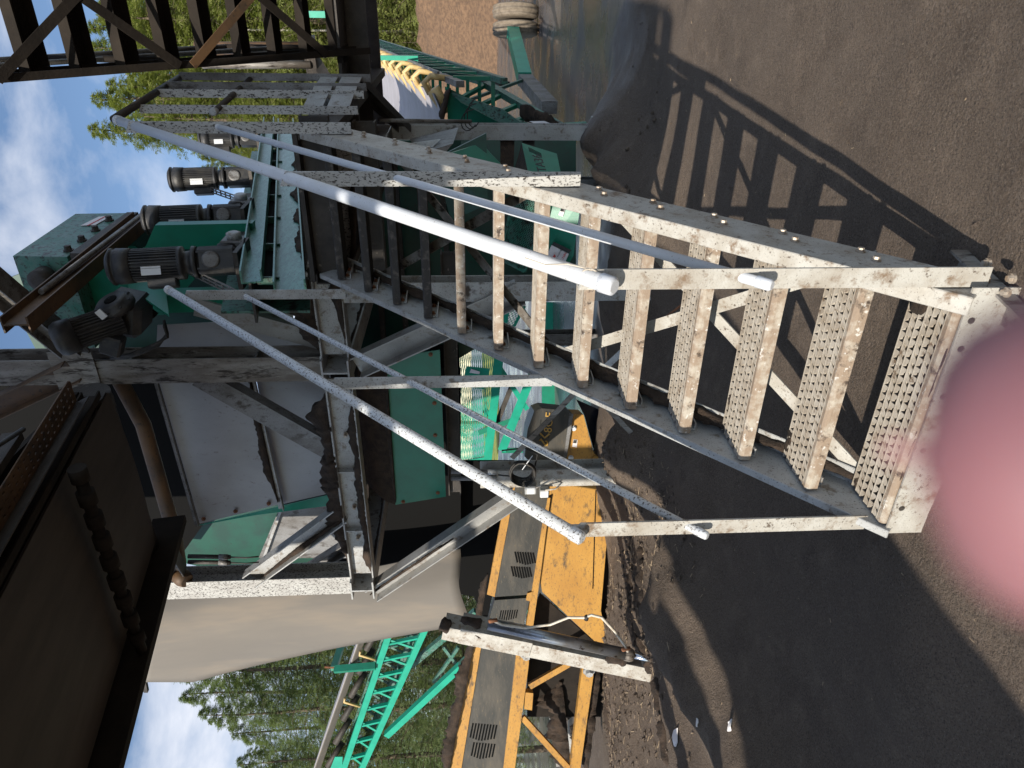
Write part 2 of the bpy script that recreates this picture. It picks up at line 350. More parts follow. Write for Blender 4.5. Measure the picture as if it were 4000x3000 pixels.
def hump(name, mat, cx, cy, rx, ry, h, label, n=46, seed=1, flat=.0, rot=0):
    g = G(); N = n
    for j in range(N+1):
        for i in range(N+1):
            u, v = -1+2*i/N, -1+2*j/N; d = math.hypot(u, v); d *= 1+.12*noise.noise(V((u*2, v*2, seed)))
            z = h*max(0, min(1, (1-d)/(1-flat)))**.85 if d < 1 else -.05
            a, b = u*rx, v*ry; x, y = cx+a*math.cos(rot)-b*math.sin(rot), cy+a*math.sin(rot)+b*math.cos(rot)
            if d < 1: z *= 1+.10*noise.noise(V((x*.7, y*.7, seed*2.))); z += .05*h*noise.noise(V((x*2.4, y*2.4, seed)))
            g.v.append(V((x, y, z-.02)))
    g.f = [(j*(N+1)+i, j*(N+1)+i+1, (j+1)*(N+1)+i+1, (j+1)*(N+1)+i) for j in range(N) for i in range(N)]
    o = g.obj(name, mat, smooth=True); o['kind'] = 'structure'; o['label'] = label; return o
hump('soil_stockpile', 'soil_tan', 2.5, 54, 22, 13, 4.6, 'long tan stockpile of loose soil in front of the forest edge', n=70, seed=3, flat=.35)
o = G().prism([(-75, 62, .004), (-24, 36, .004), (-10, 47, .004), (-40, 95, .004)], (0, 0, .05)).obj('grass_verge', 'grass'); o['kind'] = 'structure'

# ================================================================= LOWER STAIRCASE
SR, SN = .20, .21                      # rise, run
def nose(n): return 2.18+SN*n, .366+SR*n
st = thing('staircase', 'speckled galvanised steel staircase with white pipe handrails climbing to the landing', 'staircase', (-1.3, 2.0, 0))
DS = V((0, SN, SR)).normalized(); NS = V((0, -DS.z, DS.y))
def sline(X, n, off=0): y, z = nose(n); return V((X, y, z))+NS*off
# stringers: channel with its flanges turned inwards on the right, outwards on the left
def stringer(X, inw, mat, fl):
    g = G(); d = .215
    top0, top1 = sline(X, -1.15, .018), sline(X, 11.6, .018)
    prof = [(0, -d), (.07*inw, -d), (.07*inw, -d+.012), (.010*inw, -d+.012), (.010*inw, -.012), (fl*inw, -.012), (fl*inw, 0), (0, 0)]
    g.beam(top0, top1, prof if inw < 0 else prof, NS)
    return g.obj('stringer', mat, st)
# x axis of beam frame = up x dir ; here up=NS, dir=DS -> NS x DS = -X
def stringer2(X, pts, mat):
    n = len(pts); a, b = sline(0, -1.12), sline(0, 11.7)
    vs_ = [V((X+p[0], 0, 0))+V((0, a.y, a.z))+NS*p[1] for p in pts]+[V((X+p[0], 0, 0))+V((0, b.y, b.z))+NS*p[1] for p in pts]
    vs_ = [V((v.x, v.y, max(v.z, .004))) for v in vs_]
    return G().add(vs_, [(i, (i+1) % n, n+(i+1) % n, n+i) for i in range(n)]+[tuple(range(n-1, -1, -1)), tuple(range(n, 2*n))]).obj('stringer', mat, st, bev=.003)
t_ = .010
stringer2(-.83, [(0, .03), (-.062, .03), (-.062, .018), (-t_, .018), (-t_, -.185), (-.062, -.185), (-.062, -.197), (0, -.197)], 'galv_lit')
stringer2(-1.775, [(0, .012), (-.035, .012), (-.035, 0), (-t_, 0), (-t_, -.205), (0, -.205), (.07, -.205), (.07, -.193), (0, -.193)], 'galv')
crust(sline(-1.742, -.9, -.19), sline(-1.742, 11.3, -.19), .065, .055, st, 4, up=NS)
# treads: pressed planks with rows of raised triangular teeth and a front lip
TW, TD = .915, .232
def tread_mesh(toothmat='tread'):
    g = G(); rows, cols = 6, 25; cw, cd = TW/cols, (TD-.034)/rows; y0 = .032
    for r_ in range(rows+1): g.box((0, y0+r_*cd, -.003), (TW, .0036, .016))
    for r_ in range(rows):
        ya, yb = y0+r_*cd+.0018, y0+(r_+1)*cd-.0018
        for c in range(cols):
            xa = -TW/2+c*cw; xb = xa+cw*.97
            p = [V((xa, yb, .004)), V((xb, yb, .004)), V((xa+cw*.12, ya, .001)), V((xa, ya, .001))]
            if r_ % 2: p = [V((-v.x, v.y, v.z)) for v in p]; p = p[::-1]
            g.add(p+[v-V((0, 0, .003)) for v in p], [(0, 1, 2, 3), (7, 6, 5, 4), (0, 4, 5, 1), (1, 5, 6, 2), (2, 6, 7, 3), (3, 7, 4, 0)])
    g.box((0, TD, -.012), (TW, .004, .03)); nt_ = len(g.f)
    g.box((0, TD/2+.008, -.034), (TW, TD-.03, .004))  # added dark pan, stands for the shade seen through the holes
    me = bpy.data.meshes.new('tread_grating'); me.from_pydata([tuple(a) for a in g.v], [], g.f); me.materials.append(MATS[toothmat]); me.materials.append(MATS['dark_under'])
    for i, p in enumerate(me.polygons): p.material_index = 1 if i >= nt_ else 0
    return me
def lip_mesh(mat):
    g = G(); P = [(0, -.045), (.010, -.047), (.011, -.012), (.016, -.003), (.030, -.002), (.030, .004), (.012, .004), (.002, -.004), (0, -.014)]
    n = len(P); g.add([V((-TW/2, a, b)) for a, b in P]+[V((TW/2, a, b)) for a, b in P], [(i, (i+1) % n, n+(i+1) % n, n+i) for i in range(n)]+[tuple(range(n-1, -1, -1)), tuple(range(n, 2*n))])
    me = bpy.data.meshes.new('nosing'); me.from_pydata([tuple(a) for a in g.v], [], g.f); me.materials.append(MATS[mat]); return me
def clip_mesh():
    g = G(); g.box((0, 0, 0), (.006, .19, .05)); g.box((.018, 0, -.022), (.036, .19, .006))
    me = bpy.data.meshes.new('tread_clip'); me.from_pydata([tuple(a) for a in g.v], [], g.f); me.materials.append(MATS['galv']); return me
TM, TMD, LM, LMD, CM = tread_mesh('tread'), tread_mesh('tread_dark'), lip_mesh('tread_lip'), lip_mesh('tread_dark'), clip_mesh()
def put(name, me, loc, parent, rot=None):
    o = bpy.data.objects.new(name, me); COL.objects.link(o); mw = Matrix.Translation(V(loc))
    if rot is not None: mw = mw @ rot.to_4x4()
    adopt(o, parent); o.matrix_basis = mw
    return o
XC = (-1.775-.84)/2
for n in range(-1, 12):
    y, z = nose(n)
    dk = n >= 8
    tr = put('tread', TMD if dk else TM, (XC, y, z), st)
    o = bpy.data.objects.new('nosing', LMD if dk else LM); COL.objects.link(o); o.parent = tr
    for sx, fl in ((-1.770, 1), (-.846, -1)):
        rot = Matrix.Scale(fl, 3, V((1, 0, 0))) if fl < 0 else None
        put('tread_clip', CM, (sx, y+.13, z-.055), st, rot)
        if fl > 0:
            for dy in (.07, .18): bolt((sx+.004, y+dy, z-.05), (1, 0, 0), st, .010, .014, 'rust')
        else:
            for dy, dz in ((.075, -.055), (.165, -.045)): bolt((-.83, y+dy, z+dz-.01), (1, 0, 0), st, .012, .016)
for n in (-1, 0, 1): crust((-1.77, nose(n)[0]+.2, nose(n)[1]-.03), (-1.60+.08*n, nose(n)[0]+.22, nose(n)[1]-.03), .08, .05, st, 20+n)
crust((-1.0, nose(-1)[0]+.17, nose(-1)[1]-.01), (-.86, nose(-1)[0]+.2, nose(-1)[1]-.01), .12, .04, st, 33)
crust((-1.72, nose(-1)[0]+.02, nose(-1)[1]-.01), (-.90, nose(-1)[0]+.015, nose(-1)[1]-.008), .045, .014, st, 34)
# riser plate below the lowest step, with bolt holes
rp = G().prism([(-1.80, 1.955, -.02), (-.81, 1.955, -.02), (-.81, 1.955, .150), (-1.80, 1.955, .150)], (0, .008, 0)).obj('riser_plate', 'galv_lit', st)
for X in (-1.68, -1.42, -1.2, -1.02, -.92): bolt((X, 1.9545, .12), (0, -1, 0), st, .008, .003, 'dark_steel', 'bolt_hole')
bar('foot_angle', (-.86, 1.80, .012), (-.78, 2.22, .012), Ls(.10, .06), 'galv_dirty', st)
for dx, dy in ((0, 0), (.045, .0), (.0, .1), (.05, .12)): bolt((-.815+dx, 1.93+dy, .06), (0, 0, 1), st, .011, .016)
# posts (angles) and handrails
RX, LX = -.79, -1.80
def post(X, y, z0, z1, sgn, mat='galv_mottled'):
    g = G(); a = .065; t = .008
    # angle: front leg faces the foot of the stair, side leg faces outward
    pr = [(0, 0), (sgn*a, 0), (sgn*a, t), (sgn*t, t), (sgn*t, a), (0, a)]
    n = 6
    g.add([V((X+p[0], y+p[1], z0)) for p in pr]+[V((X+p[0], y+p[1], z1-(.03 if i in (1, 2) else 0))) for i, p in enumerate(pr)], [(i, (i+1) % n, n+(i+1) % n, n+i) for i in range(n)]+[tuple(range(n-1, -1, -1)), tuple(range(n, 2*n))])
    return g.obj('post', mat, st)
rl = lambda y, y0, z0: z0+(y-y0)*SR/SN
for y, z0 in ((2.00, .075), (3.22, 1.19), (4.42, 2.38)): post(RX-.035, y, z0, rl(y, 1.95, 1.32), 1, 'galv_lit' if y < 3 else 'galv_mottled')
for y, z0 in ((2.02, .19), (3.16, 1.28), (4.33, 2.5)): post(LX-.035, y, z0, rl(y, 1.98, 1.29), 1, 'galv_lit' if y < 3 else 'galv')
def rail(X, y0, z0, y1, z1, r_, mat, name):
    a, b = V((X, y0, z0)), V((X, y1, z1)); d = (b-a).normalized()
    o = G().cyl(a, b, r_, n=16).obj(name, mat, st, True)
    c = G().lathe(a-d*.006, d, [(0, r_*.75), (.006, r_*1.06), (.05, r_*1.12), (.052, r_*1.02)], 16).obj('end_cap', mat, o, True)
    c = G().lathe(b+d*.006, -d, [(0, r_*.75), (.006, r_*1.06), (.05, r_*1.12), (.052, r_*1.02)], 16).obj('end_cap', mat, o, True)
    return o
rr_ = rail(RX, 1.94, 1.275, 4.63, 3.80, .027, 'pipe', 'handrail'); rail(LX, 1.975, 1.30, 4.43, 3.655, .025, 'pipe_speckled', 'handrail')
rail(RX, 1.94, .80, 4.45, 3.165, .017, 'pipe', 'mid_rail'); rail(LX, 1.97, .83, 4.30, 3.125, .016, 'pipe_speckled', 'mid_rail')
G().tube([V((RX, 2.0, 1.335))+V((.032*math.cos(a), .012*math.sin(a), .032*math.sin(a))) for a in [i*.5 for i in range(13)]]+[V((RX+.03, 2.05, 1.40)), V((RX+.035, 2.03, 1.47)), V((RX+.05, 2.05, 1.53))], .0025, 5).obj('cable_tie', 'cable_white', rr_)
# flat cross bracing under the treads
for a, b in (((-1.76, 5.0), (-.85, .1)), ((-.85, 4.4), (-1.76, -.6)), ((-1.76, 10.4), (-.85, 5.4)), ((-.85, 9.8), (-1.76, 5.2))):
    p0, p1 = sline(a[0], a[1], -.20), sline(b[0], b[1], -.20 - (.009 if a[0] > -1 else 0))
    G().beam(p0, p1, rect(.055, .007), NS).obj('brace', 'galv_lit' if a[1] < 6 else 'galv_dirty', st)
    crust(p0.lerp(p1, .25), p0.lerp(p1, .62), .035, .008, st, a[1], up=NS)
# turnbuckle rod by the right leg
tb = G().tube([q(2690, 1170, Y=4.7), q(2560, 1270, Y=4.7)], .009, 8).obj('tie_rod', 'rust', st)
G().tube([q(2560, 1270, Y=4.7), q(2510, 1300, Y=4.7)], lambda t: .02*(1-.3*t), 8).obj('turnbuckle', 'galv_dirty', st)
bar('tie_rod', q(2510, 1300, Y=4.7), q(2370, 1430, Y=4.9), rect(.05, .008), 'galv', st, up=(0, -1, .2))

# ================================================================= LANDING + UPPER FLIGHT
LZ = 2.77
ld = thing('landing_platform', 'grey steel landing with close set guard posts at the top of the staircase', 'platform', (-1.3, 5.5, 2.5))
for X in (-.83, -1.85): bar('edge_beam', (X, 4.62, LZ-.14), (X, 7.9, LZ-.14), Cs(.07, .22, .01, -1 if X < -1 else 1), 'dark_steel', ld)
for y in (4.70, 6.05, 7.0, 7.9): bar('cross_beam', (-1.84, y, LZ-.12), (.42 if y > 6.5 else -.77, y, LZ-.12), Cs(.06, .18), 'dark_steel', ld)
for i in range(11):
    y = 4.74+i*.285
    bar('deck_plank', (-1.83, y, LZ-.012), (-.84 if y < 6.6 else .42, y, LZ-.012), rect(.262, .03), 'dark_steel', ld)
GP = [q(475, 475, Z=3.87), q(542, 443, Z=3.87), q(615, 380, Z=3.87), q(648, 350, Z=3.87), q(699, 313, Z=3.87)]
for i, gp in enumerate(GP):
    if i == 0: continue
    m_ = 'galv_mottled' if i < 3 else 'galv_dull'
    z1 = 3.86; y = gp.y
    pr = [(0, 0), (.055, 0), (.055, .007), (.007, .007), (.007, .03), (0, .03)]
    g = G(); g.add([V((gp.x+a, y+b, LZ-.34)) for a, b in pr]+[V((gp.x+a, y+b, z1)) for a, b in pr], [(k, (k+1) % 6, 6+(k+1) % 6, 6+k) for k in range(6)]+[tuple(range(5, -1, -1)), tuple(range(6, 12))])
    pz = g.obj('guard_post', m_, ld)
    if i < 4:
        g2 = GP[i+1]
        for z_, h_ in ((LZ-.03, .13), (LZ-.20, .15)):
            plate('toe_plate', [(gp.x+.03, gp.y+.04, z_-h_/2), (g2.x+.03, g2.y-.01, z_-h_/2), (g2.x+.03, g2.y-.01, z_+h_/2), (gp.x+.03, gp.y+.04, z_+h_/2)], (.006, 0, 0), 'galv', ld)
G().tube([GP[0]+V((.03, -.1, 0)), GP[4]+V((.02, .1, 0))], .024, 12).obj('guard_rail', 'dark_steel', ld, True)
G().tube([GP[1]+V((.03, -.12, -.53)), GP[4]+V((.02, .1, -.53))], .020, 12).obj('guard_rail', 'dark_steel', ld, True)
for y in (4.82,): G().lathe(GP[1]+V((.03, -.09, -.53)), (.1, -1, 0), [(0, .024), (.05, .026), (.055, .02)], 12).obj('end_cap', 'galv', ld, True)
bar('knee_brace', q(1390, 300, Y=6.3), q(1580, 490, Y=7.8), Cs(.07, .14), 'dark_steel', ld)
G().tube([q(1480, 470, Y=6.9), q(1840, 475, Y=7.4)], .018, 8).obj('conduit', 'galv_dull', ld, True)
for k in range(3):
    c = q(1850+12*k, 470-14*k, Y=7.4); G().tube([c+V((.10*math.cos(a)*(1+.2*k), .02*k, .09*math.sin(a)+.02*a)) for a in [i*.5 for i in range(9)]], .006, 5).obj('loose_cable', 'cable', ld)

uf = thing('upper_staircase', 'dark soil caked upper stair flight seen from below, rising overhead from the landing', 'staircase', (-.1, 6.8, LZ))
U0 = V((0, 6.77, LZ)); UD = V((0, -SN, SR)).normalized(); UN = V((0, UD.z, -UD.y))*-1
if UN.z < 0: UN = -UN
def up_(X, k, off=0): return V((X, U0.y-SN*k, U0.z+SR*k))+UN*off
for X, sg in ((-.60, 1), (.38, -1)):
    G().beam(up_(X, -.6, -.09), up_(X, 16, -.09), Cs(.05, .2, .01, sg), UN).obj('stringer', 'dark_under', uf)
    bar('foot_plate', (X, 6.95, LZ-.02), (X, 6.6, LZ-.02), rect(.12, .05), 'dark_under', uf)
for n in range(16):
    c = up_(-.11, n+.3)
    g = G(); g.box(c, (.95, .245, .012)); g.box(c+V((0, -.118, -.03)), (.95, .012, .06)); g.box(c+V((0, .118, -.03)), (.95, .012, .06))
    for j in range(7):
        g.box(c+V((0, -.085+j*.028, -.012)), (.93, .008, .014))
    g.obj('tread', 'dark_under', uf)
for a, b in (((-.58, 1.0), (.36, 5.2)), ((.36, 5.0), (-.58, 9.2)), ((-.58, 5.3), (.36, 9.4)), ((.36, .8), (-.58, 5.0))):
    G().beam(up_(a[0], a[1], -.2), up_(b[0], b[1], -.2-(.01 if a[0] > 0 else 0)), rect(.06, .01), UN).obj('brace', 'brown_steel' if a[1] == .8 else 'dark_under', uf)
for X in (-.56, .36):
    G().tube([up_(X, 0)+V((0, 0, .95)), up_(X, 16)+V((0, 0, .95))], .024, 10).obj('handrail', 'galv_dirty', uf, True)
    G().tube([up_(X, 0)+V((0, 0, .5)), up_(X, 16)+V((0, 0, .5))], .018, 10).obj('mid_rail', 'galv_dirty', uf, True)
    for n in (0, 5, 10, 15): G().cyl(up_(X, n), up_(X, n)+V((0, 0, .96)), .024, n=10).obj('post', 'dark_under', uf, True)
fw_ = thing('far_walkway', 'weathered guard railing of a walkway seen between the upper stair treads', 'railing', tuple(q(1180, 220, Y=9.0)))
for k, y in enumerate((178, 200, 226, 252)):
    G().cyl(q(760+30*(k % 2), y, Y=9.0+.25*(3-k)), q(1215, y, Y=9.0+.25*(3-k)), .045, n=10).obj('post', 'galv_dirty' if k % 2 else 'brown_steel', fw_, True)
G().cyl(q(770, 176, Y=9.75), q(790, 255, Y=9.0), .03, n=8).obj('rail', 'dark_steel', fw_, True); G().cyl(q(960, 176, Y=9.75), q(985, 255, Y=9.0), .03, n=8).obj('rail', 'dark_steel', fw_, True)
bar('deck_edge', q(1215, 170, Y=9.75), q(1215, 260, Y=9.0), rect(.2, .12), 'dark_steel', fw_)
bar('tie_beam', q(1215, 215, Y=9.3), (-1.85, 7.85, 2.62), rect(.12, .12), 'dark_steel', fw_)
# added walkway, out of view, blocks sun from the upper stair and hopper
hw = thing('shade_walkway', 'added steel walkway, unseen overhead, that shades the upper stair and hopper', 'walkway', (-1.6, 0, 0))
for X in (-2.3, -.95): bar('edge_beam', (X, -3.8, 5.85), (X, 3.45, 5.85), Cs(.08, .24, .01, 1 if X < -2 else -1), 'dark_steel', hw)
for i in range(24):
    y = -3.65+i*.3; bar('deck_plank', (-2.28, y, 5.95), (-.97, y, 5.95), rect(.29, .035), 'dark_steel', hw)
bar('shade_link_deck', (-.97, 3.25, 5.92), (.45, 3.25, 5.92), rect(.5, .05), 'dark_steel', hw)
for X in (-2.25,):
    for y in (-3.6, 3.2):
        bar('column', (X if X > -2 else -4.6, y if X > 0 else (-3.6 if y < 0 else -1.0), 0), (X if X > -2 else -4.6, y if X > 0 else (-3.6 if y < 0 else -1.0), 5.75), Hs(.18, .18), 'galv_dull', hw)
for i in range(19):  # added side deck, out of view, shades the hopper
    y = -1.6+i*.29; bar('deck_plank', (-5.35, y, 5.96), (-2.32, y, 5.96), rect(.305, .035), 'dark_steel', hw)
for y in (-1.7, 3.75): bar('edge_beam', (-5.4, y, 5.84), (-2.3, y, 5.84), Cs(.08, .2), 'dark_steel', hw)
bar('column', (-5.3, .95, 0), (-5.3, .95, 5.74), Hs(.18, .18), 'galv_dull', hw, up=(0, 1, 0))
for k in range(5): plate('shade_panel', [(-5.4+k*.62, 3.7+.021*(k % 2), 5.97), (-4.77+k*.62, 3.7+.021*(k % 2), 5.97), (-4.77+k*.62, 3.7+.021*(k % 2), 7.35), (-5.4+k*.62, 3.7+.021*(k % 2), 7.35)], (0, .02, 0), 'galv_dull', hw)  # added upright panels, unseen, keep sun off the hood end
for y in (-3.6, -1.0): bar('cantilever_beam', (-4.7, y, 5.66), (-.9, y, 5.66), Hs(.14, .16), 'galv_dull', hw)

# ================================================================= SUPPORT FRAME
fr = thing('support_frame', 'galvanised steel support frame with H columns and diagonal braces behind the staircase', 'frame', (-3.5, 5.6, 0))
YF = 5.50
def col(X, Y, z0, z1, s_, mat, nm='column'): return bar(nm, (X, Y, z0), (X, Y, z1), Hs(s_, s_, .014), mat, fr, up=(0, 1, 0))
ca = col(-2.99, YF+.12, 2.99, 6.3, .235, 'galv_dirty'); cb = col(-5.58, YF+.12, 2.99, 5.1, .235, 'galv_mottled')
for z in (3.55, 4.6): G().box((-2.93, YF+.12, z), (.09, .20, .012)).obj('stiffener', 'galv_dirty', fr)
for X in (-2.99, -5.58):
    yb = bar('long_beam', (X, YF-.08, 2.86), (X, 9.0, 2.86), Hs(.235, .24, .016), 'galv', fr)
    G().box((X, YF+.03, 2.86), (.012, .012, .2)).obj('stiffener', 'galv', fr)
    G().box((X, YF+.22, 2.86), (.225, .012, .21)).obj('diaphragm', 'galv_dull', fr)
    G().box((X, YF+.12, 2.985), (.26, .26, .012)).obj('base_plate', 'galv', fr)
    for dx in (-.07, .07):
        for dy in (0.04, .2): bolt((X+dx, YF+dy, 2.99), (0, 0, 1), fr, .014, .03)
    crust((X+.07, YF-.05, 2.752), (X+.07, 8.6, 2.752), .08, .05, fr, X)
bar('cross_beam', (-5.46, YF+.06, 2.86), (-3.115, YF+.06, 2.86), Hs(.16, .24, .014), 'galv', fr)
for X in (-4.83, -4.1): G().box((X, YF+.025, 2.86), (.012, .07, .21)).obj('stiffener', 'galv', fr)
for X in (-4.95, -4.55, -3.7): bolt((X, YF+.05, 2.86), (0, -1, 0), fr, .016, .05, 'bolt_mat')
crust((-5.44, YF+.01, 2.754), (-3.13, YF+.01, 2.754), .10, .085, fr, 2)
crust((-5.4, YF+.09, 2.975), (-3.2, YF+.09, 2.975), .30, .20, fr, 3)
bar('cross_beam', (-2.87, YF+.06, 2.86), (-2.0, YF+.06, 2.86), Hs(.16, .24, .014), 'galv', fr)
crust((-2.86, YF+.02, 2.754), (-2.1, YF+.01, 2.754), .10, .10, fr, 5)
crust((-2.86, YF+.07, 2.98), (-2.0, YF+.09, 2.975), .26, .17, fr, 6)
# landing support beams seen between the rails
fb = plate('fascia_beam', [q(1190, 1085, Y=5.15), q(1372, 1085, Y=5.15), q(1398, 560, Y=5.15), q(1285, 560, Y=5.15)], (0, .02, 0), 'galv_mottled', fr)
crust(q(1255, 1080, Y=5.12), q(1300, 560, Y=5.12), .12, .10, fr, 11)
crust(q(1378, 1080, Y=5.12), q(1402, 560, Y=5.12), .07, .05, fr, 12)
bar('under_beam', (-2.2, 5.3, 2.42), (-.9, 5.3, 2.42), Hs(.12, .16), 'dark_steel', fr)
# legs
bar('leg', (-2.285, YF+.09, -.1), (-2.285, YF+.09, 2.74), Hs(.17, .17, .012), 'galv', fr, up=(0, 1, 0))
bar('leg', (-4.235, YF+.09, -.1), (-4.235, YF+.09, 1.62), Hs(.20, .17, .012), 'galv_lit', fr, up=(0, 1, 0))
bar('leg', (-1.44, 7.9, -.1), (-1.44, 7.9, 2.68), Hs(.15, .15, .012), 'galv', fr, up=(0, 1, 0))
bar('leg', (-4.235, 8.6, -.1), (-4.235, 8.6, 2.74), Hs(.17, .17), 'galv_dull', fr, up=(0, 1, 0))
bar('leg', (-2.285, 9.0, -.1), (-2.285, 9.0, 2.74), Hs(.17, .17), 'galv_dull', fr, up=(0, 1, 0))
for i, (X, Y) in enumerate(((-4.235, YF+.09), (-1.44, 7.9))): G().box((X, Y, .35 if i else .05), (.28, .28, .02)).obj('foot_plate', 'galv', fr)
bar('rear_beam', (-5.2, 6.55, 1.90), (-2.3, 6.55, 1.90), Hs(.14, .14), 'dark_steel', fr)
bar('side_beam', (-1.44, 5.3, 2.56), (-1.44, 8.2, 2.56), Hs(.13, .16), 'galv_dull', fr)
# diagonals
def dia(a, b, s_, mat, yo=0.10, cr_=True, prof=None):
    p0, p1 = q(*a, Y=YF+yo), q(*b, Y=YF+yo)
    bar('diagonal_brace', p0, p1, prof or Cs(.12, s_, .012, -1), mat, fr, up=(0, 0, 1) if abs((p1-p0).normalized().z) < .8 else (1, 0, 0))
    return p0, p1
p0, p1 = dia((1455, 2300), (2010, 1925), .19, 'galv_smooth')
crust(p0+V((0, -.08, .02)), p0.lerp(p1, .6)+V((0, -.08, .02)), .05, .03, fr, 8)
dia((1390, 1420), (2030, 1130), .21, 'galv_smooth')
dia((1345, 1360), (760, 1200), .16, 'galv_smooth', .14)
p0, p1 = dia((770, 1475), (1330, 1790), .19, 'galv_dull')
p0, p1 = dia((985, 2245), (1335, 1990), .19, 'galv')
crust(p0.lerp(p1, .05)+V((.0, -.05, -.09)), p0.lerp(p1, .95)+V((0, -.05, -.09)), .10, .03, fr, 9)
p0, p1 = dia((1120, 2270), (1420, 2080), .13, 'galv_dull', .5)
# top braces round the head of the centre column
bar('top_brace', q(285, 1365, Y=5.45), q(-60, 1080, Y=5.0), Hs(.16, .18), 'galv_dull', fr)
bar('top_brace', q(290, 1440, Y=5.50), q(-80, 1615, Y=5.6), Cs(.08, .20), 'brown_steel', fr)
bar('top_brace', q(560, 850, X=-2.12), q(60, 1270, X=-2.12), Hs(.12, .18), 'brown_steel', fr)
G().box((-2.99, 5.49, 5.05), (.4, .012, .36)).obj('gusset', 'galv_dirty', fr)
# electrical bits on the white leg
for i, (a, b) in enumerate((((2072, 1908), .07), ((2125, 1922), .055))):
    c = q(a[0], a[1], Y=YF-.05); bx = G().box(c, (.10 if i == 0 else .09, .07, .11 if i == 0 else .085)).obj('junction_box', 'galv', fr, bev=.006)
    G().box(c+V((0, -.037, 0)), (.075, .004, .075)).obj('lid', 'plate_white', bx)
cl = q(2040, 1835, Y=YF-.08)
for k in range(5):
    G().tube([cl+V((.10*math.cos(a)*(1+.08*k), -.02*k+.01*math.sin(3*a), .11*math.sin(a)*(1+.06*(k % 3)))) for a in [i*2*math.pi/18 for i in range(18)]], .010, 6, True).obj('cable_coil', 'cable', fr, True)
G().tube([q(1960, 1760, Y=YF), q(2050, 1750, Y=YF-.05), q(2100, 1775, Y=YF-.08), q(2090, 1820, Y=YF-.08)], .008, 6).obj('cable', 'cable', fr, True)
G().tube([q(1945, 1855, Y=YF-.06), q(2010, 1862, Y=YF-.06), q(2060, 1890, Y=YF-.06)], .008, 6).obj('cable', 'cable', fr, True)
G().tube([q(2095, 1905, Y=YF-.08), q(2160, 1870, Y=YF-.12), q(2195, 1885, Y=YF-.12), q(2170, 1910, Y=YF-.1), q(2130, 1915, Y=YF-.08)], .008, 6).obj('cable', 'cable_white', fr, True)
for y in (1842, 1868):
    G().cyl(q(1762, y, Y=YF-.03), q(1905, y+2, Y=YF-.03), .022, n=10).obj('conduit', 'galv_dull', fr, True)
    G().cyl(q(1905, y+2, Y=YF-.03), q(1940, y+2, Y=YF-.03), .028, n=10).obj('gland', 'galv', fr, True)
G().tube([q(2040, 1835, Y=YF-.16), q(2080, 1780, Y=YF-.18)], .004, 5).obj('cable_tie', 'plate_white', fr)
for y in (2173, 2195):
    G().cyl(q(735, y, Y=YF+.0), q(900, y+3, Y=YF+.0), .022, n=10).obj('conduit', 'dark_steel', fr, True)
    G().cyl(q(855, y+2, Y=YF), q(890, y+3, Y=YF), .028, n=10).obj('gland', 'galv_dull', fr, True)
    G().tube([q(895, y+3, Y=YF), q(960, y+6, Y=YF), q(1010, y+1, Y=YF)], .008, 6).obj('cable', 'cable', fr, True)
# thin flat stays under the stair
bar('stay', q(2000, 1790, Y=5.0), q(2240, 1540, Y=5.0), rect(.045, .008), 'galv_dirty', fr, up=(0, 1, 0))
bar('stay', q(2340, 1560, Y=4.9), q(2465, 1690, Y=4.9), rect(.04, .008), 'galv_dirty', fr, up=(0, 1, 0))

# ================================================================= SCREENING MACHINE (green)
sc = thing('screening_machine', 'green inclined screening machine with a row of upright gear motors along its deck', 'machine', (-2.6, 7, 2.7))
XD = -1.95
def dz(y): return 3.43+(y-5.42)*.213          # deck top edge
bar('deck_rail_and_shade_strip', (XD, 4.9, dz(4.9)-.06), (XD, 11.2, dz(11.2)-.06), Cs(.10, .15, .012, -1), 'green_streak', sc)
bar('deck_rail_and_shade_strip', (XD-.02, 4.75, dz(4.75)-.33), (XD-.02, 11.2, dz(11.2)-.30), Cs(.10, .22, .012, -1), 'green_streak', sc)
bar('deck_rail_and_shade_strip', (XD-.06, 4.9, dz(4.9)-.16), (XD-.06, 11.2, dz(11.2)-.14), rect(.02, .20), 'black', sc)  # black strip painted for the shade in the gap between the rails
for y in (5.0, 5.75, 6.5, 7.25, 8.0, 8.75, 9.5): G().box((XD-.02, y, dz(y)-.17), (.06, .02, .16)).obj('rib', 'green_dirty', sc)
plate('side_panel', [(XD-.35, 5.2, 2.95), (XD-.35, 11, 3.95), (XD-.35, 11, dz(11)+.25), (XD-.35, 5.2, dz(5.2)+.25)], (-.02, 0, 0), 'green_dirty', sc)
plate('deck_plate', [(XD-.02, 5.0, dz(5.0)-.02), (XD-.02, 11.2, dz(11.2)-.02), (XD-2.6, 11.2, dz(11.2)-.02), (XD-2.6, 7.0, dz(7.0)-.02), (XD-.36, 6.2, dz(6.2)-.02), (XD-.36, 5.0, dz(5.0)-.02)], (0, 0, -.02), 'dark_steel', sc)
crust((XD-.10, 5.0, dz(5.0)-.02), (XD-.10, 10.8, dz(10.8)-.02), .16, .09, sc, 31)
crust((XD-.0, 4.85, dz(4.85)-.47), (XD-.0, 9.8, dz(9.8)-.45), .10, .09, sc, 32)
plate('skirt_plate', [(XD-.05, 5.15, 2.55), (XD-.05, 10.6, 3.6), (XD-.05, 10.6, dz(10.6)-.36), (XD-.05, 5.15, dz(5.15)-.36)], (-.02, 0, 0), 'dark_steel', sc)
for a, b in ((1240, 1000), (1260, 820), (1275, 700)):
    c = q(a, b, X=XD-.0); bolt(c, (1, 0, 0), sc, .02, .02, 'rust')
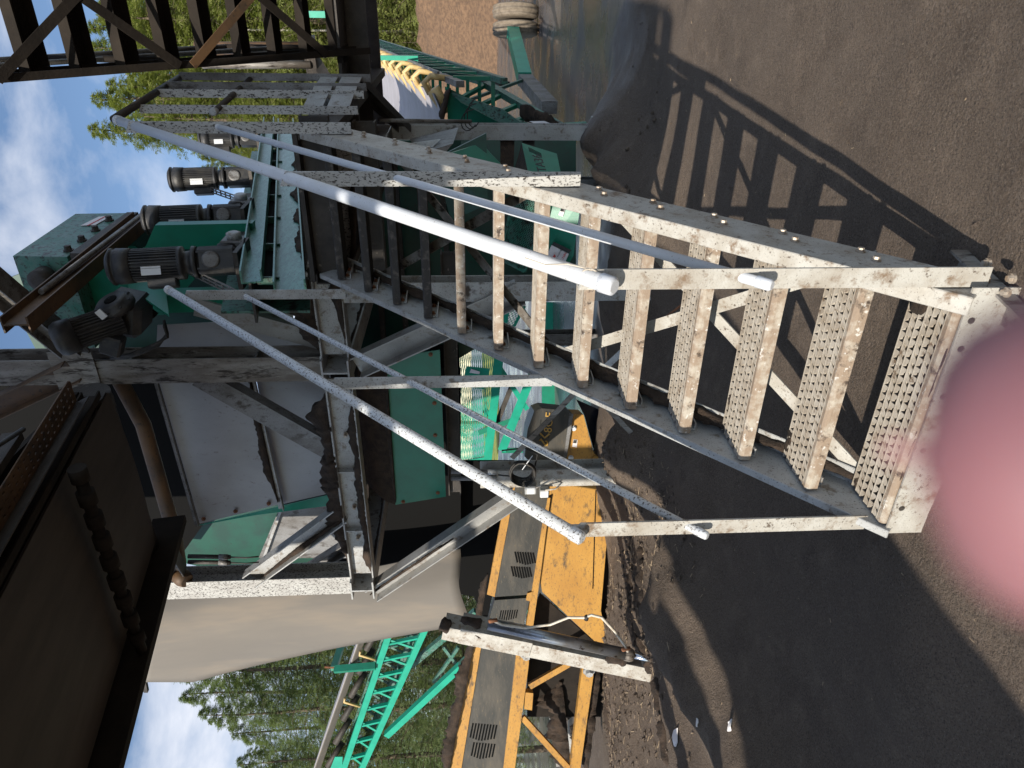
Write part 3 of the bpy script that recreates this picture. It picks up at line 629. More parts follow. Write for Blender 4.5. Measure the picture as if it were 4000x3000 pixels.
# toothed / finned gear motor, axis up
def gear_motor(base, up, r_, ln, mat, face, nm='gear_motor'):
    """gearbox at the bottom, finned motor above, fan cover on top"""
    base = V(base); up = V(up).normalized(); fx = V(face); fx = (fx-up*fx.dot(up)).normalized(); fy = up.cross(fx)
    rot = Matrix((fx, fy, up)).transposed()
    gl = ln*.36; root = G().box(base+up*gl*.5, (r_*1.5, r_*1.7, gl), rot).obj(nm, mat, sc, bev=r_*.25)
    g = G(); g.lathe(base+up*gl*.62+fx*r_*.72, fx, [(0, r_*.52), (r_*.10, r_*.52), (r_*.13, r_*.40)], 20); g.obj('cover_disc', 'galv_dull' if mat == 'motor' else 'galv', root, True)
    G().lathe(base+up*gl*.28+fy*r_*.8, fy, [(0, r_*.55), (r_*.2, r_*.5), (r_*.22, r_*.3)], 18).obj('shaft_cap', mat, root, True)
    for s_ in (-1, 1): G().box(base+up*gl*.55+fy*s_*r_*.5+fx*r_*.76, (r_*.06, r_*.10, gl*.8), rot).obj('rib', mat, root)
    G().lathe(base+up*gl*.98, up, [(0, r_*.95), (gl*.10, r_*.98), (gl*.12, r_*.72), (gl*.30, r_*.66), (gl*.32, r_*1.0), (gl*.42, r_*1.0)], 22).obj('flange', mat, root, True)
    # finned body
    b0 = base+up*gl*1.38; bl = ln*.40; P = []; nf = 34
    for i in range(nf*2):
        rad = r_*(1.0 if i % 2 == 0 else .86); a = math.pi*i/nf
        P += [(rad*math.cos(a-.03), rad*math.sin(a-.03)), (rad*math.cos(a+.03), rad*math.sin(a+.03))]
    g = G(); g.beam(b0, b0+up*bl, P, fy); g.obj('finned_body', mat, root)
    G().lathe(b0+up*bl*.98, up, [(0, r_*1.04), (ln*.12, r_*1.08), (ln*.125, r_*1.0), (ln*.15, r_*1.0), (ln*.152, r_*1.10), (ln*.17, r_*1.10), (ln*.20, r_*.80)], 28).obj('fan_cover', mat, root, True)
    G().box(b0+up*bl*.55+(fx*.9-fy*.45).normalized()*r_*1.02, (.006, r_*.55, bl*.4), rot).obj('rating_plate', 'plate_white', root)
    G().box(b0+up*bl*.4-fy*r_*1.15, (r_*.9, r_*.6, bl*.6), rot).obj('terminal_box', mat, root, bev=.01)
    return root
FC = V((.45, -.89, 0))
for i, (y, zb, zt, r_) in enumerate(((5.45, 3.50, 4.37, .128), (6.63, 3.76, 4.57, .122), (8.1, 4.07, 4.86, .120), (10.2, 4.52, 5.22, .115))):
    gm = gear_motor((XD-.02, y, zb), (0, -.16, 1), r_, zt-zb, 'motor', FC)
    G().box((XD-.05, y, zb-.03), (.30, .36, .035)).obj('motor_plate', 'dark_steel', sc)
    G().box((XD+.02, y+.33, zb+.12), (.05, .16, .2)).obj('bearing_block', 'galv_dull', sc, bev=.01)
    G().lathe((XD+.04, y+.33, zb+.12), (1, 0, 0), [(0, .06), (.05, .06), (.06, .04)], 16).obj('bearing_cap', 'galv', sc, True)
    G().box((XD-.1, y+.6, zb+.13), (.2, .26, .22)).obj('bearing_box', 'brown_steel' if i > 1 else 'dark_steel', sc, bev=.012)
# perforated guard strips beside the motors
for y in (5.0, 6.2, 7.4):
    a, b = V((XD-.12, y, dz(y)+.08)), V((XD-.12, y+.6, dz(y)+.70))
    d = (b-a)/9; g = G()
    for k in range(10): g.box(a+d*k, (.05, .012, .012))
    for s_ in (-.028, 0, .028): g.beam(a+V((s_, 0, 0)), b+V((s_, 0, 0)), rect(.012, .01))
    g.obj('perforated_strip', 'galv_dull', sc)
plate('post_plate', [q(605, 880, Y=6.1), q(985, 872, Y=6.1), q(990, 955, Y=6.1), q(560, 985, Y=6.1)], (0, .10, 0), 'green', sc)
bar('cross_post', q(640, 1175, Y=5.75), q(1185, 1155, Y=5.75), rect(.16, .16), 'green', sc, up=(0, 1, 0))
plate('gusset_plate', [q(500, 930, X=-2.35), q(640, 1080, X=-2.35), q(660, 1230, X=-2.35), q(500, 1120, X=-2.35)], (-.02, 0, 0), 'green', sc)
plate('chute_plate', [q(330, 1080, Y=6.4), q(620, 940, Y=6.4), q(760, 1090, Y=6.4), q(640, 1230, Y=6.4), q(300, 1240, Y=6.4)], (0, .03, 0), 'green', sc)
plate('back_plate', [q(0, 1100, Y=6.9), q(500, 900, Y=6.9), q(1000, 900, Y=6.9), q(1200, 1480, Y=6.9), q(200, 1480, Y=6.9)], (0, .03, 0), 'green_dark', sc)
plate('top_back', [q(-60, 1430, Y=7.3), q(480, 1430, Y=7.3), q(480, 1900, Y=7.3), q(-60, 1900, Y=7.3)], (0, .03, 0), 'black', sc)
plate('white_apron', [q(615, 1270, Y=6.0), q(790, 1262, Y=6.0), q(1230, 1240, Y=6.0), q(1300, 1370, Y=6.0), q(610, 1375, Y=6.0)], (0, .012, 0), 'hopper_white', sc)
crust(q(470, 1240, Y=5.85), q(610, 1230, Y=5.85), .2, .1, sc, 41)
plate('under_wall', [q(1380, 548, Y=8.45), q(1990, 548, Y=8.45), q(1960, 1300, Y=7.9), q(1760, 1420, Y=7.8), q(1380, 1440, Y=7.8)], (0, .03, 0), 'green_dark', sc)
for k in range(4): bar('under_strut', q(1450+90*k, 620, Y=8.2), q(1500+90*k, 1350, Y=7.6), rect(.08, .06), 'dark_steel', sc)
# hood box on top
hd = G().prism([q(295, 835, X=-2.2), q(492, 832, X=-2.2), q(262, 1003, X=-2.2), q(50, 1000, X=-2.2)], (-.9, 0, 0)).obj('hood', 'green_dirty', sc)
plate('warning_sign', [q(385, 848, X=-2.195), q(440, 842, X=-2.195), q(372, 880, X=-2.195), q(315, 882, X=-2.195)], (.004, 0, 0), 'paper', hd)
plate('sign_stripe', [q(408, 846, X=-2.19), q(415, 845, X=-2.19), q(347, 881, X=-2.19), q(340, 881, X=-2.19)], (.003, 0, 0), 'red_ink', hd)
for k in range(4):
    t = k/3; bolt(q(427+(268-427)*t, 862+(980-862)*t, X=-2.198), (1, 0, 0), hd, .03, .05, 'dark_steel')
bar('hood_rail', q(520, 838, X=-2.17), q(300, 1000, X=-2.17), rect(.05, .11), 'dark_steel', sc)
G().tube([q(565, 830, X=-2.08), q(160, 1140, X=-2.08)], .022, 10).obj('rail_tube', 'galv_dull', sc, True)
G().lathe(q(180, 1075, Y=6.15), (0, -1, 0), [(0, .09), (.14, .09), (.15, .05)], 18).obj('shaft_end', 'dark_steel', sc, True)
# big gear motor lying beside the centre column
bg_ = G().box(q(500, 1220, Y=5.55), (.32, .34, .30), Matrix.Rotation(.25, 3, 'Y')).obj('gear_motor', 'motor', sc, bev=.05)
fc = q(440, 1182, Y=5.42); fa = V((.95, -.25, .25)).normalized()
G().lathe(fc-fa*.06, fa, [(0, .155), (.05, .16), (.055, .12), (.085, .12), (.09, .05)], 26).obj('output_flange', 'motor', bg_, True)
G().lathe(fc+fa*.022, fa, [(0, .052), (.012, .052), (.013, .03)], 20).obj('hollow_shaft', 'black', bg_, True)
for k in range(8):
    a = k*math.pi/4; u1 = fa.orthogonal().normalized(); u2 = fa.cross(u1); bolt(fc+fa*-.008+(u1*math.cos(a)+u2*math.sin(a))*.14, fa, bg_, .010, .012, 'motor')
ma, mb_ = q(470, 1245, Y=5.40), q(250, 1320, Y=5.15); md = (mb_-ma).normalized(); P = []
for i in range(56):
    rad = .125*(1.0 if i % 2 == 0 else .86); a = math.pi*i/28; P += [(rad*math.cos(a-.03), rad*math.sin(a-.03)), (rad*math.cos(a+.03), rad*math.sin(a+.03))]
G().beam(ma, ma+md*.36, P, (0, -1, 0)).obj('finned_body', 'motor', bg_)
G().lathe(ma+md*.34, md, [(0, .135), (.10, .14), (.14, .12), (.16, .07)], 24).obj('fan_cover', 'motor', bg_, True)
G().box(q(440, 1345, Y=5.28), (.17, .12, .16), Matrix.Rotation(.4, 3, 'Y')).obj('terminal_box', 'motor', bg_, bev=.015)
G().box(q(395, 1228, Y=5.215), (.075, .01, .055), Matrix.Rotation(-.6, 3, 'Y')).obj('rating_plate', 'plate_white', bg_)
for k in range(7):
    G().tube([q(640, 1250+k*4, Y=5.35-.01*k), q(655, 1300+k*3, Y=5.33-.01*k), q(620-5*k, 1350, Y=5.32), q(540-6*k, 1385, Y=5.32), q(480-8*k, 1400, Y=5.36)], .011, 6).obj('cable', 'cable', sc, True)
for k in range(3): G().tube([q(240, 1295+8*k, Y=5.3), q(290, 1310+8*k, Y=5.3), q(350, 1370+4*k, Y=5.3)], .009, 6).obj('cable', 'cable', sc, True)

# hopper panels under the screen
hp = thing('hopper', 'large white steel hopper panels below the screening deck, with soil on the ledge', 'hopper', (-4, 6.2, 2.0))
plate('panel', [q(600, 1420, Y=6.15), q(780, 2045, Y=6.0), q(1085, 1972, Y=6.0), q(985, 1420, Y=6.15)], (0, .02, 0), 'hopper_white', hp)
plate('panel', [q(990, 1420, Y=6.14), q(1092, 1972, Y=5.99), q(1295, 1925, Y=5.99), q(1290, 1420, Y=6.14)], (0, .02, 0), 'hopper_white', hp)
bar('ledge_angle', q(985, 1420, Y=6.05), q(1112, 1985, Y=5.92), Ls(.05, .06), 'galv', hp)
crust(q(968, 1430, Y=6.04), q(1085, 1955, Y=5.92), .12, .08, hp, 51)
bar('edge_angle', q(598, 1420, Y=6.12), q(778, 2050, Y=5.97), Ls(.03, .04), 'galv_dull', hp)
for a, b in ((1300, 1945), (1060, 1985), (930, 2015), (805, 2045)): bolt(q(a-10, b-18, Y=5.98), (0, -1, 0), hp, .016, .02, 'rust')
plate('edge_strip', [q(780, 2052, Y=6.03), q(1300, 1930, Y=6.03), q(1290, 1975, Y=6.03), q(1000, 2012, Y=6.03)], (0, .01, 0), 'green_clean', hp)
plate('back_panel', [q(640, 2100, Y=6.9), q(790, 2020, Y=6.9), q(1340, 1900, Y=6.9), q(1360, 2150, Y=6.9), q(1000, 2260, Y=6.9), q(720, 2200, Y=6.9)], (0, .02, 0), 'green_dark', hp)
plate('grey_panel', [q(1090, 1990, Y=6.7), q(1330, 1940, Y=6.7), q(1370, 2180, Y=6.7), q(1010, 2180, Y=6.7)], (0, .02, 0), 'galv_dull', hp)
bar('panel_rib', q(1100, 1985, Y=6.66), q(1030, 2180, Y=6.66), rect(.05, .03), 'galv', hp)
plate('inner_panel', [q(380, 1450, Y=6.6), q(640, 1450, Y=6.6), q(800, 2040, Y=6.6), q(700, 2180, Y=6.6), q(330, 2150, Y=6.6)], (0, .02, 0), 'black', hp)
plate('apron_panel', [q(1505, 1398, Y=5.95), q(1718, 1368, Y=5.95), q(1742, 1940, Y=5.95), q(1545, 1972, Y=5.95)], (0, .012, 0), 'green', hp)
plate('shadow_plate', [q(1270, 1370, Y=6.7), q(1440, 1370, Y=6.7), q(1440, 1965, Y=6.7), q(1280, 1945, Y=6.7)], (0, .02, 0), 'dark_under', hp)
plate('soil_apron', [q(1400, 1420, Y=6.05), q(1510, 1400, Y=5.98), q(1550, 1972, Y=5.98), q(1510, 1960, Y=6.0), q(1440, 1900, Y=6.05), q(1380, 1700, Y=6.1)], (0, .03, 0), 'soil', hp)
crust(q(1505, 1400, Y=5.93), q(1545, 1960, Y=5.93), .10, .04, hp, 55)
for a, b in ((1700, 1385), (1715, 1575), (1718, 1700), (1728, 1925), (1560, 1960)): bolt(q(a-18 if a > 1600 else a+15, b, Y=5.948), (0, -1, 0), hp, .015, .014, 'rust')
plate('shade_back', [q(1400, 1440, Y=7.4), q(1800, 1440, Y=7.4), q(1800, 2200, Y=7.4), q(1300, 2250, Y=7.4)], (0, .02, 0), 'black', hp)  # black sheets stand in for the shade behind the hopper
plate('shade_back', [q(1770, 1800, Y=7.7), q(2010, 1800, Y=7.7), q(1990, 2000, Y=7.7), q(1900, 2440, Y=7.7), q(1850, 2330, Y=7.7), q(1785, 2320, Y=7.7)], (0, .02, 0), 'black', hp)
plate('shade_back', [q(1680, 1350, Y=7.6), q(1790, 1350, Y=7.6), q(1800, 1500, Y=7.6), q(1680, 1500, Y=7.6)], (0, .02, 0), 'black', hp)
G().tube([q(470, 1490, Y=5.85), q(560, 1660, Y=5.8), q(680, 2080, Y=5.7), q(700, 2200, Y=5.68)], .07, 12).obj('pipe', 'brown_steel', hp, True)
G().lathe(q(690, 2240, Y=5.6), (-.2, -.6, -.9), [(0, .05), (.02, .085), (.10, .09), (.16, .07)], 16).obj('pipe_elbow', 'brown_steel', hp, True)

# tan rubber curtain
g = G(); NU, NV = 14, 30
for j in range(NV+1):
    t = j/NV; x = 545+(1795-545)*t
    yr = 2330-185*t**1.5; yl = 2665-228*max(0, (t-.18)/.82)**.85
    for i in range(NU+1):
        s_ = i/NU; y = yr+(yl-yr)*s_
        xx = x-60*(1-t)*(1-s_)*-1+(30*math.sin(s_*7+.6)*max(0, t-.8)+90*max(0, s_-.45)*max(0, t-.6)*2)
        g.v.append(q(xx, y, Y=6.50-.10*math.sin(s_*math.pi)+.30*t-.30*s_-.05*math.sin(s_*4+t*5)))
g.f = [(j*(NU+1)+i, j*(NU+1)+i+1, (j+1)*(NU+1)+i+1, (j+1)*(NU+1)+i) for j in range(NV) for i in range(NU)]
n0 = len(g.v); off = V((.006, .012, 0)); g.v += [v+off for v in g.v]; g.f += [tuple(i+n0 for i in f)[::-1] for f in g.f]
edge = [i for i in range(NU+1)]+[j*(NU+1)+NU for j in range(1, NV+1)]+[NV*(NU+1)+i for i in range(NU-1, -1, -1)]+[j*(NU+1) for j in range(NV-1, 0, -1)]
g.f += [(edge[k], edge[k]+n0, edge[(k+1) % len(edge)]+n0, edge[(k+1) % len(edge)]) for k in range(len(edge))]
cu = g.obj('rubber_curtain', 'rubber_tan', smooth=True); tag(cu, 'tall tan grey rubber curtain hanging behind the left column', 'curtain')
sg = thing('curtain_hanger', 'green steel angle above the top of the rubber curtain', 'bracket', tuple(q(560, 2640, Y=6.4)))
bar('hanger_angle', q(515, 2590, Y=6.45), q(560, 2690, Y=6.45), Ls(.05, .16), 'green_clean', sg)
bar('hanger_bar', q(545, 2560, Y=6.42), q(572, 2700, Y=6.42), rect(.05, .05), 'dark_steel', sg)
bar('hanger_beam', q(540, 2640, Y=6.42), q(620, 2300, Y=6.9), rect(.05, .05), 'dark_steel', sg)

# ================================================================= OVERHEAD CONVEYOR
oc = thing('overhead_conveyor', 'dark soil stained feed conveyor seen from underneath, passing over the yard', 'conveyor', (-3.3, -6, 0))
def bz(y): return 3.95+.166*(y-2.59)
Y0, Y1 = -7.0, 4.5
g = G()
pts = 40
for i in range(pts+1):
    y = Y0+(Y1-Y0)*i/pts
    for k in range(9):
        s_ = k/8; g.v.append(V((-4.02+1.42*s_, y, bz(y)-.035*math.sin(math.pi*s_))))
for i in range(pts):
    for k in range(8): g.f.append((i*9+k, i*9+k+1, i*9+k+10, i*9+k+9))
n0 = len(g.v); g.v += [v+V((0, 0, .015)) for v in g.v]; g.f += [tuple(i+n0 for i in f)[::-1] for f in g.f]
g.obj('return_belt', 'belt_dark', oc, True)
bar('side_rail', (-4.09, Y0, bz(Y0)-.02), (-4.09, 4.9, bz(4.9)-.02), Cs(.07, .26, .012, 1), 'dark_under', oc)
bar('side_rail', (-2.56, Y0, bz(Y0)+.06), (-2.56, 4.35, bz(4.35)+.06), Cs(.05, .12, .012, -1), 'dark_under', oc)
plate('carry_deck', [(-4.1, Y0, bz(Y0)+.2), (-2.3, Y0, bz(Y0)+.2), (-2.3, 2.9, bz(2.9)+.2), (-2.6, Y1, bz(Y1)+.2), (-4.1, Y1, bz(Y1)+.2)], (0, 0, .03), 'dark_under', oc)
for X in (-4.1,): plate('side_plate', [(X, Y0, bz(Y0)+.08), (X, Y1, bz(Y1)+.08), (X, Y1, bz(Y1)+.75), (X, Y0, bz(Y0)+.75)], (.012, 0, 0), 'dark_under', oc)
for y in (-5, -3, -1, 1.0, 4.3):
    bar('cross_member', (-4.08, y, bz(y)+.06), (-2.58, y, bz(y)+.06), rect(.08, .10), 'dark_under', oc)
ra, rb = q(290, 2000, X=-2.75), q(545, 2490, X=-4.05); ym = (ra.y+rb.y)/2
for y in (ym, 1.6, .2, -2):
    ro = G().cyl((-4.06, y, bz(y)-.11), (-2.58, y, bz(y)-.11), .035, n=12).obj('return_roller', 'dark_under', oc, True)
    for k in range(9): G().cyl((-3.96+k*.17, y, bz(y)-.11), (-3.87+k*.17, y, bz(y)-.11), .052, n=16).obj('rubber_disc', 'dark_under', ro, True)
G().cyl((-4.1, Y1, bz(Y1)+.16), (-2.62, Y1, bz(Y1)+.16), .16, n=22).obj('head_drum', 'dark_steel', oc, True)
ty = lambda y: bz(y)+.09
a, b = V((-2.40, 2.0, ty(2.0))), V((-2.40, 4.15, ty(4.15))); d = (b-a)/30; g = G()
for k in range(31): g.box(a+d*k, (.15, .035, .008))
for s_ in (-.07, -.023, .023, .07): g.beam(a+V((s_, 0, 0)), b+V((s_, 0, 0)), rect(.03, .008))
g.obj('perforated_tray', 'brown_steel', oc)
plate('tray_lip', [(-2.48, 2.0, ty(2.0)), (-2.48, 4.15, ty(4.15)), (-2.43, 4.15, ty(4.15)-.1), (-2.43, 2.0, ty(2.0)-.1)], (-.01, 0, 0), 'dark_steel', oc)
bar('guard_channel', (-2.28, 2.2, ty(2.2)+.10), (-2.28, 3.5, ty(3.5)+.10), Cs(.05, .10), 'dark_steel', oc)
G().tube([(-2.24, 2.6, ty(2.6)+.02), (-2.2, 3.2, ty(3.2)+.08), (-2.26, 3.5, ty(3.5)+.03)], .014, 7).obj('cable', 'cable', oc, True)
for y, X in ((-5.5, -4.25), (-5.5, -2.25), (-1.5, -4.35), ): bar('trestle_leg', (X, y, 0), (X, y, bz(y)-.1), Hs(.15, .15), 'galv_dull', oc, up=(0, 1, 0))
bar('hanger', (-3.3, Y1-.05, bz(Y1)+.2), (-3.3, 5.55, 4.9), Hs(.12, .12), 'dark_steel', oc)
bar('outrigger', (-4.12, 4.6, bz(4.6)+.0), (-5.4, 5.6, 4.75), Hs(.14, .14), 'dark_steel', oc)

# ================================================================= ORANGE CONVEYOR MACHINE
def qo(x, y, back=0):
    """photo pixel on the orange machine's long side (vertical plane, running slightly towards the camera on the left)"""
    A, B = V((-4.3, 7.05, 0)), V((-7.5, 5.65, 0)); t = (B-A).normalized(); n = V((-t.y, t.x, 0))
    if n.y < 0: n = -n
    d = FW*F + RT*(1500-y) + DN*(x-2000); k = (A+n*back-CP).dot(n)/d.dot(n); return CP+d*k
ON = V((-1.4, 3.2, 0)).normalized()
om = thing('orange_conveyor', 'orange yellow tracked conveyor machine with black vented covers, caked in soil', 'conveyor', (-6, 6.4, 0))
def op(name, pts, mat, th=.03, back=0): return plate(name, [qo(a, b, back) for a, b in pts], ON*th, mat, om)
lc = op('logo_cover', [(2087, 1606), (2116, 1595), (2224, 1606), (2237, 1618), (2212, 1782), (2190, 1812), (2067, 1802), (2049, 1783), (2061, 1677)], 'dark_panel', .5)
op('cover_edge', [(2226, 1612), (2240, 1619), (2214, 1784), (2202, 1786)], 'galv_dull', .03, -.012)
op('end_panel', [(2238, 1617), (2279, 1620), (2318, 1766), (2330, 1790), (2300, 1905), (2190, 1905), (2203, 1816), (2216, 1782)], 'orange', .4, .05)
op('end_flange', [(2318, 1783), (2394, 1784), (2380, 1812), (2300, 1820)], 'orange', .3, .02)
op('plain_cover', [(2012, 1822), (2150, 1822), (2141, 1934), (2078, 2322), (1932, 2332), (1990, 2000)], 'dark_panel', .25)
op('top_strip', [(1975, 1940), (2012, 1900), (1932, 2332), (1902, 2322)], 'orange', .06, -.01)
op('side_body', [(2141, 1840), (2358, 1840), (2372, 2090), (2347, 2386), (2375, 2518), (2330, 2512), (2118, 2312), (2100, 2200)], 'orange', .5, .03)
op('side_seam', [(2150, 1936), (2156, 1936), (2098, 2310), (2092, 2310)], 'black', .01, -.002)
op('side_seam', [(2326, 1915), (2330, 1915), (2318, 2300), (2314, 2300)], 'black', .01, .026)
op('edge_strip', [(2120, 2040), (2140, 1945), (2150, 1945), (2112, 2240), (2082, 2452), (2055, 2450)], 'orange', .08, -.02)
op('lifting_lug', [(2350, 1975), (2385, 1968), (2412, 1985), (2412, 2000), (2385, 2015), (2350, 2015)], 'orange', .03, .0)
bolt(qo(2397, 1992, -.005), -ON, om, .018, .004, 'black', 'lug_hole')
op('black_cover', [(1932, 2345), (2072, 2335), (2046, 2440), (1905, 2440)], 'dark_panel', .2)
op('bracket_plate', [(2060, 2318), (2082, 2312), (2075, 2350), (2055, 2345)], 'orange', .03, -.03)
op('dark_belly', [(2110, 2320), (2330, 2515), (2380, 2800), (2060, 2800), (2060, 2450)], 'dark_under', .05, .45)
op('lower_track', [(2360, 1840), (2420, 1850), (2470, 2500), (2400, 2560), (2350, 2400)], 'dark_under', .6, .2)
op('long_cover', [(1888, 2445), (2045, 2445), (2027, 2570), (1962, 3040), (1795, 3040), (1862, 2640)], 'dark_panel', .3)
op('long_strip', [(1855, 2470), (1892, 2450), (1796, 3040), (1752, 3040)], 'orange', .05, -.015)
op('long_beam', [(2027, 2460), (2072, 2460), (2065, 2600), (2006, 3040), (1962, 3040)], 'orange', .10, -.02)
op('low_beam', [(2285, 2520), (2325, 2520), (2318, 2640), (2262, 3040), (2222, 3040)], 'orange', .10, -.02)
for a, b in (((2068, 2680), (2222, 2592)), ((2040, 2800), (2222, 3000))):
    bar('lattice_bar', qo(*a, .04), qo(*b, .04), rect(.07, .05), 'orange', om, up=ON)
op('lattice_block', [(2052, 2705), (2083, 2708), (2078, 2775), (2048, 2770)], 'orange', .1, .0)
op('trough', [(2365, 2600), (2432, 2600), (2500, 3040), (2420, 3040)], 'dark_panel', .08, -.15)
crust(qo(2372, 2600, -.2), qo(2415, 3000, -.2), .12, .10, om, 61)
crust(qo(2345, 2540, .2), qo(2290, 3000, .2), .35, .22, om, 62)
crust(qo(2190, 2650, .5), qo(2230, 3020, .5), .4, .3, om, 60)
crust(qo(1862, 2450, -.0), qo(1745, 3040, -.0), .22, .13, om, 63)
crust(qo(1905, 2240, .0), qo(1870, 2460, .0), .12, .09, om, 64)
for k in range(3): bar('inner_bar', qo(2130+50*k, 2640+60*k, .9), qo(2180+20*k, 2990, .9), rect(.05, .05), 'galv', om, up=ON)
bar('inner_bar', qo(2110, 2900, .9), qo(2240, 2780, .9), rect(.05, .05), 'dark_steel', om, up=ON)
# vent slots
def slots(c0, rowdir, slotdir, n, ln, w_, gap):
    for k in range(n):
        a = V((c0[0]+rowdir[0]*k*gap, c0[1]+rowdir[1]*k*gap, 0)); l = ln*(1-.35*abs(k/(n-1)-.45))
        p = [(a.x, a.y), (a.x+slotdir[0]*l, a.y+slotdir[1]*l)]
        bar('vent_slot', qo(p[0][0], p[0][1], -.001), qo(p[1][0], p[1][1], -.001), rect(w_, .006), 'black', om, up=ON)
slots((2012, 2155), (1, .05), (.22, 1), 8, 50, .021, 10); slots((1998, 2212), (1, .05), (.22, 1), 8, 46, .021, 10)
slots((1848, 2825), (1, .08), (-.2, 1), 9, 66, .020, 11.5); slots((1852, 2900), (1, .08), (-.2, 1), 8, 62, .020, 11.5)
slots((1958, 2385), (1, -.05), (-.2, 1), 8, 40, .014, 9)
# raised logo marks and letters on the cover, reading up the cover
xd = (qo(2130, 1640, -.01)-qo(2115, 1780, -.01)).normalized(); yd = (qo(2110, 1700, -.01)-qo(2160, 1705, -.01)).normalized()
text('8OE', qo(2154, 1692, -.012), xd, yd, .135, 'gold', lc, depth=.004)
def chev(pts): G().tube([qo(a, b, -.012) for a, b in pts], .011, 5).obj('logo_stroke', 'gold', lc)
chev(((2110, 1692), (2128, 1710), (2147, 1694))); chev(((2108, 1722), (2112, 1714), (2132, 1741))); chev(((2131, 1722), (2139, 1728), (2136, 1742))); chev(((2096, 1760), (2118, 1754)))
for p in ([(2113, 1640), (2108, 1705)], [(2157, 1632), (2143, 1712)]): G().tube([qo(a, b, -.004) for a, b in p], .003, 4).obj('emboss_line', 'black', lc)
op('decal', [(2240, 1717), (2256, 1718), (2253, 1748), (2235, 1745)], 'paper', .004, .044)
op('decal_panel', [(2241, 1719), (2254, 1719), (2252, 1732), (2238, 1731)], 'dark_panel', .003, .042)
for a, b in ((2241, 1673), (2230, 1788)): bolt(qo(a, b, .05), -ON, om, .022, .04, 'plate_white')
for k in range(6): G().lathe(qo(2070+k*24, 1812-3*(k % 2), -.03), -ON, [(0, .03), (.05, .026), (.06, .012)], 10).obj('hose_fitting', 'dark_steel' if k % 2 else 'gold', om, True)
# black tarp-like sheet behind
op('skirt_sheet', [(2250, 1560), (2340, 1600), (2420, 1690), (2430, 1800), (2330, 1800), (2282, 1622)], 'tarp', .04, .5)

# hydraulic jack leg
jk = thing('jack_leg', 'soil splashed white square jack leg with a dark hydraulic cylinder and white hose', 'jack leg', tuple(q(2570, 2610, Z=0)))
def qj(x, y, f_=0): t = (x-1715)/(2580-1715); return q(x, y, Y=4.62-.30*t+f_)
bar('tube', qj(1735, 2445), qj(2545, 2612), rect(.17, .17), 'galv_lit', jk, up=(0, -1, 0))
bar('sleeve', qj(1800, 2452, -.005), qj(2075, 2508, -.005), rect(.19, .20), 'galv_lit', jk, up=(0, -1, 0))
bar('foot_sleeve', qj(2430, 2585, 0), qj(2585, 2618, 0), rect(.15, .15), 'galv_dirty', jk, up=(0, -1, 0))
cyv = V((.10, -.07, .0))
G().cyl(qj(1905, 2445)+cyv, qj(2440, 2560)+cyv, .052, n=18).obj('cylinder', 'cylinder_steel', jk, True)
G().cyl(qj(2440, 2560)+cyv, qj(2600, 2595)+cyv, .026, n=14).obj('piston_rod', 'chrome', jk, True)
G().lathe(qj(2430, 2558)+cyv, qj(2600, 2595)-qj(2440, 2560), [(0, .06), (.05, .062), (.08, .05)], 14).obj('gland', 'galv_dirty', jk, True)
h0 = [(1925, 2425), (1960, 2440), (2050, 2453), (2150, 2440), (2220, 2412), (2280, 2413), (2310, 2402), (2350, 2412), (2400, 2465), (2440, 2520), (2452, 2545)]
G().tube([qj(a, b, -.12) for a, b in h0], .012, 8).obj('hose', 'cable_white', jk, True)
G().lathe(qj(2290, 2420, -.12), (1, 0, 0), [(0, .02), (.03, .022), (.05, .012)], 10).obj('hose_clip', 'cable', jk, True)
for a, b in ((1925, 2425), (2445, 2535)): G().lathe(qj(a, b, -.12), (0, -.2, 1), [(-.04, .018), (.03, .02), (.04, .012)], 10).obj('hose_end', 'rust', jk, True)
for i, (a, b, c, d, ww) in enumerate(((1718, 2440, 1760, 2452, .19), (1800, 2420, 1880, 2440, .14), (1850, 2470, 1890, 2490, .10), (2370, 2565, 2450, 2590, .20), (2520, 2590, 2590, 2620, .16))):
    crust(qj(a, b, -.075), qj(c, d, -.075), ww*1.1, .035, jk, 70+i, up=(.3, -1, .3))
for a, b in ((2055, 2555), (2300, 2620)): bolt(qj(a, b, .12), (0, -1, 0), jk, .04, .05, 'galv')

# ================================================================= GREEN LATTICE CONVEYOR (left, behind)
gl = thing('lattice_conveyor', 'bright green lattice truss conveyor rising in front of the tall firs', 'conveyor', tuple(q(1800, 2480, D=14)))
BK = V((-.5, 1.4, 0)).normalized()*1.05
def qg(x, y, b=0): return q(x, y, D=14+ (y-2500)*.0022)+BK*b
def cho(a, b, w_, mat, b_=0): bar('chord', qg(*a, b_), qg(*b, b_), rect(w_, w_), mat, gl)
for b_ in (0, 1):
    m_ = 'green_clean' if b_ == 0 else 'green_dirty'
    cho((1545, 2400), (1330, 3040), .12, m_, b_); cho((1690, 2390), (1395, 3040), .12, m_, b_)
    T0, T1, B0, B1 = (1545, 2400), (1330, 3040), (1690, 2390), (1395, 3040)
    for k in range(10):
        t = (k+.5)/10; t2 = (k+1.3)/10
        lerp = lambda p, r__, t: (p[0]+(r__[0]-p[0])*t, p[1]+(r__[1]-p[1])*t)
        bar('lattice_post', qg(*lerp(T0, T1, t+.03), b_), qg(*lerp(B0, B1, t), b_), rect(.07, .05), m_, gl)
        bar('lattice_diagonal', qg(*lerp(T0, T1, t), b_), qg(*lerp(B0, B1, min(1, t2-.01)), b_), rect(.045, .04), m_, gl)
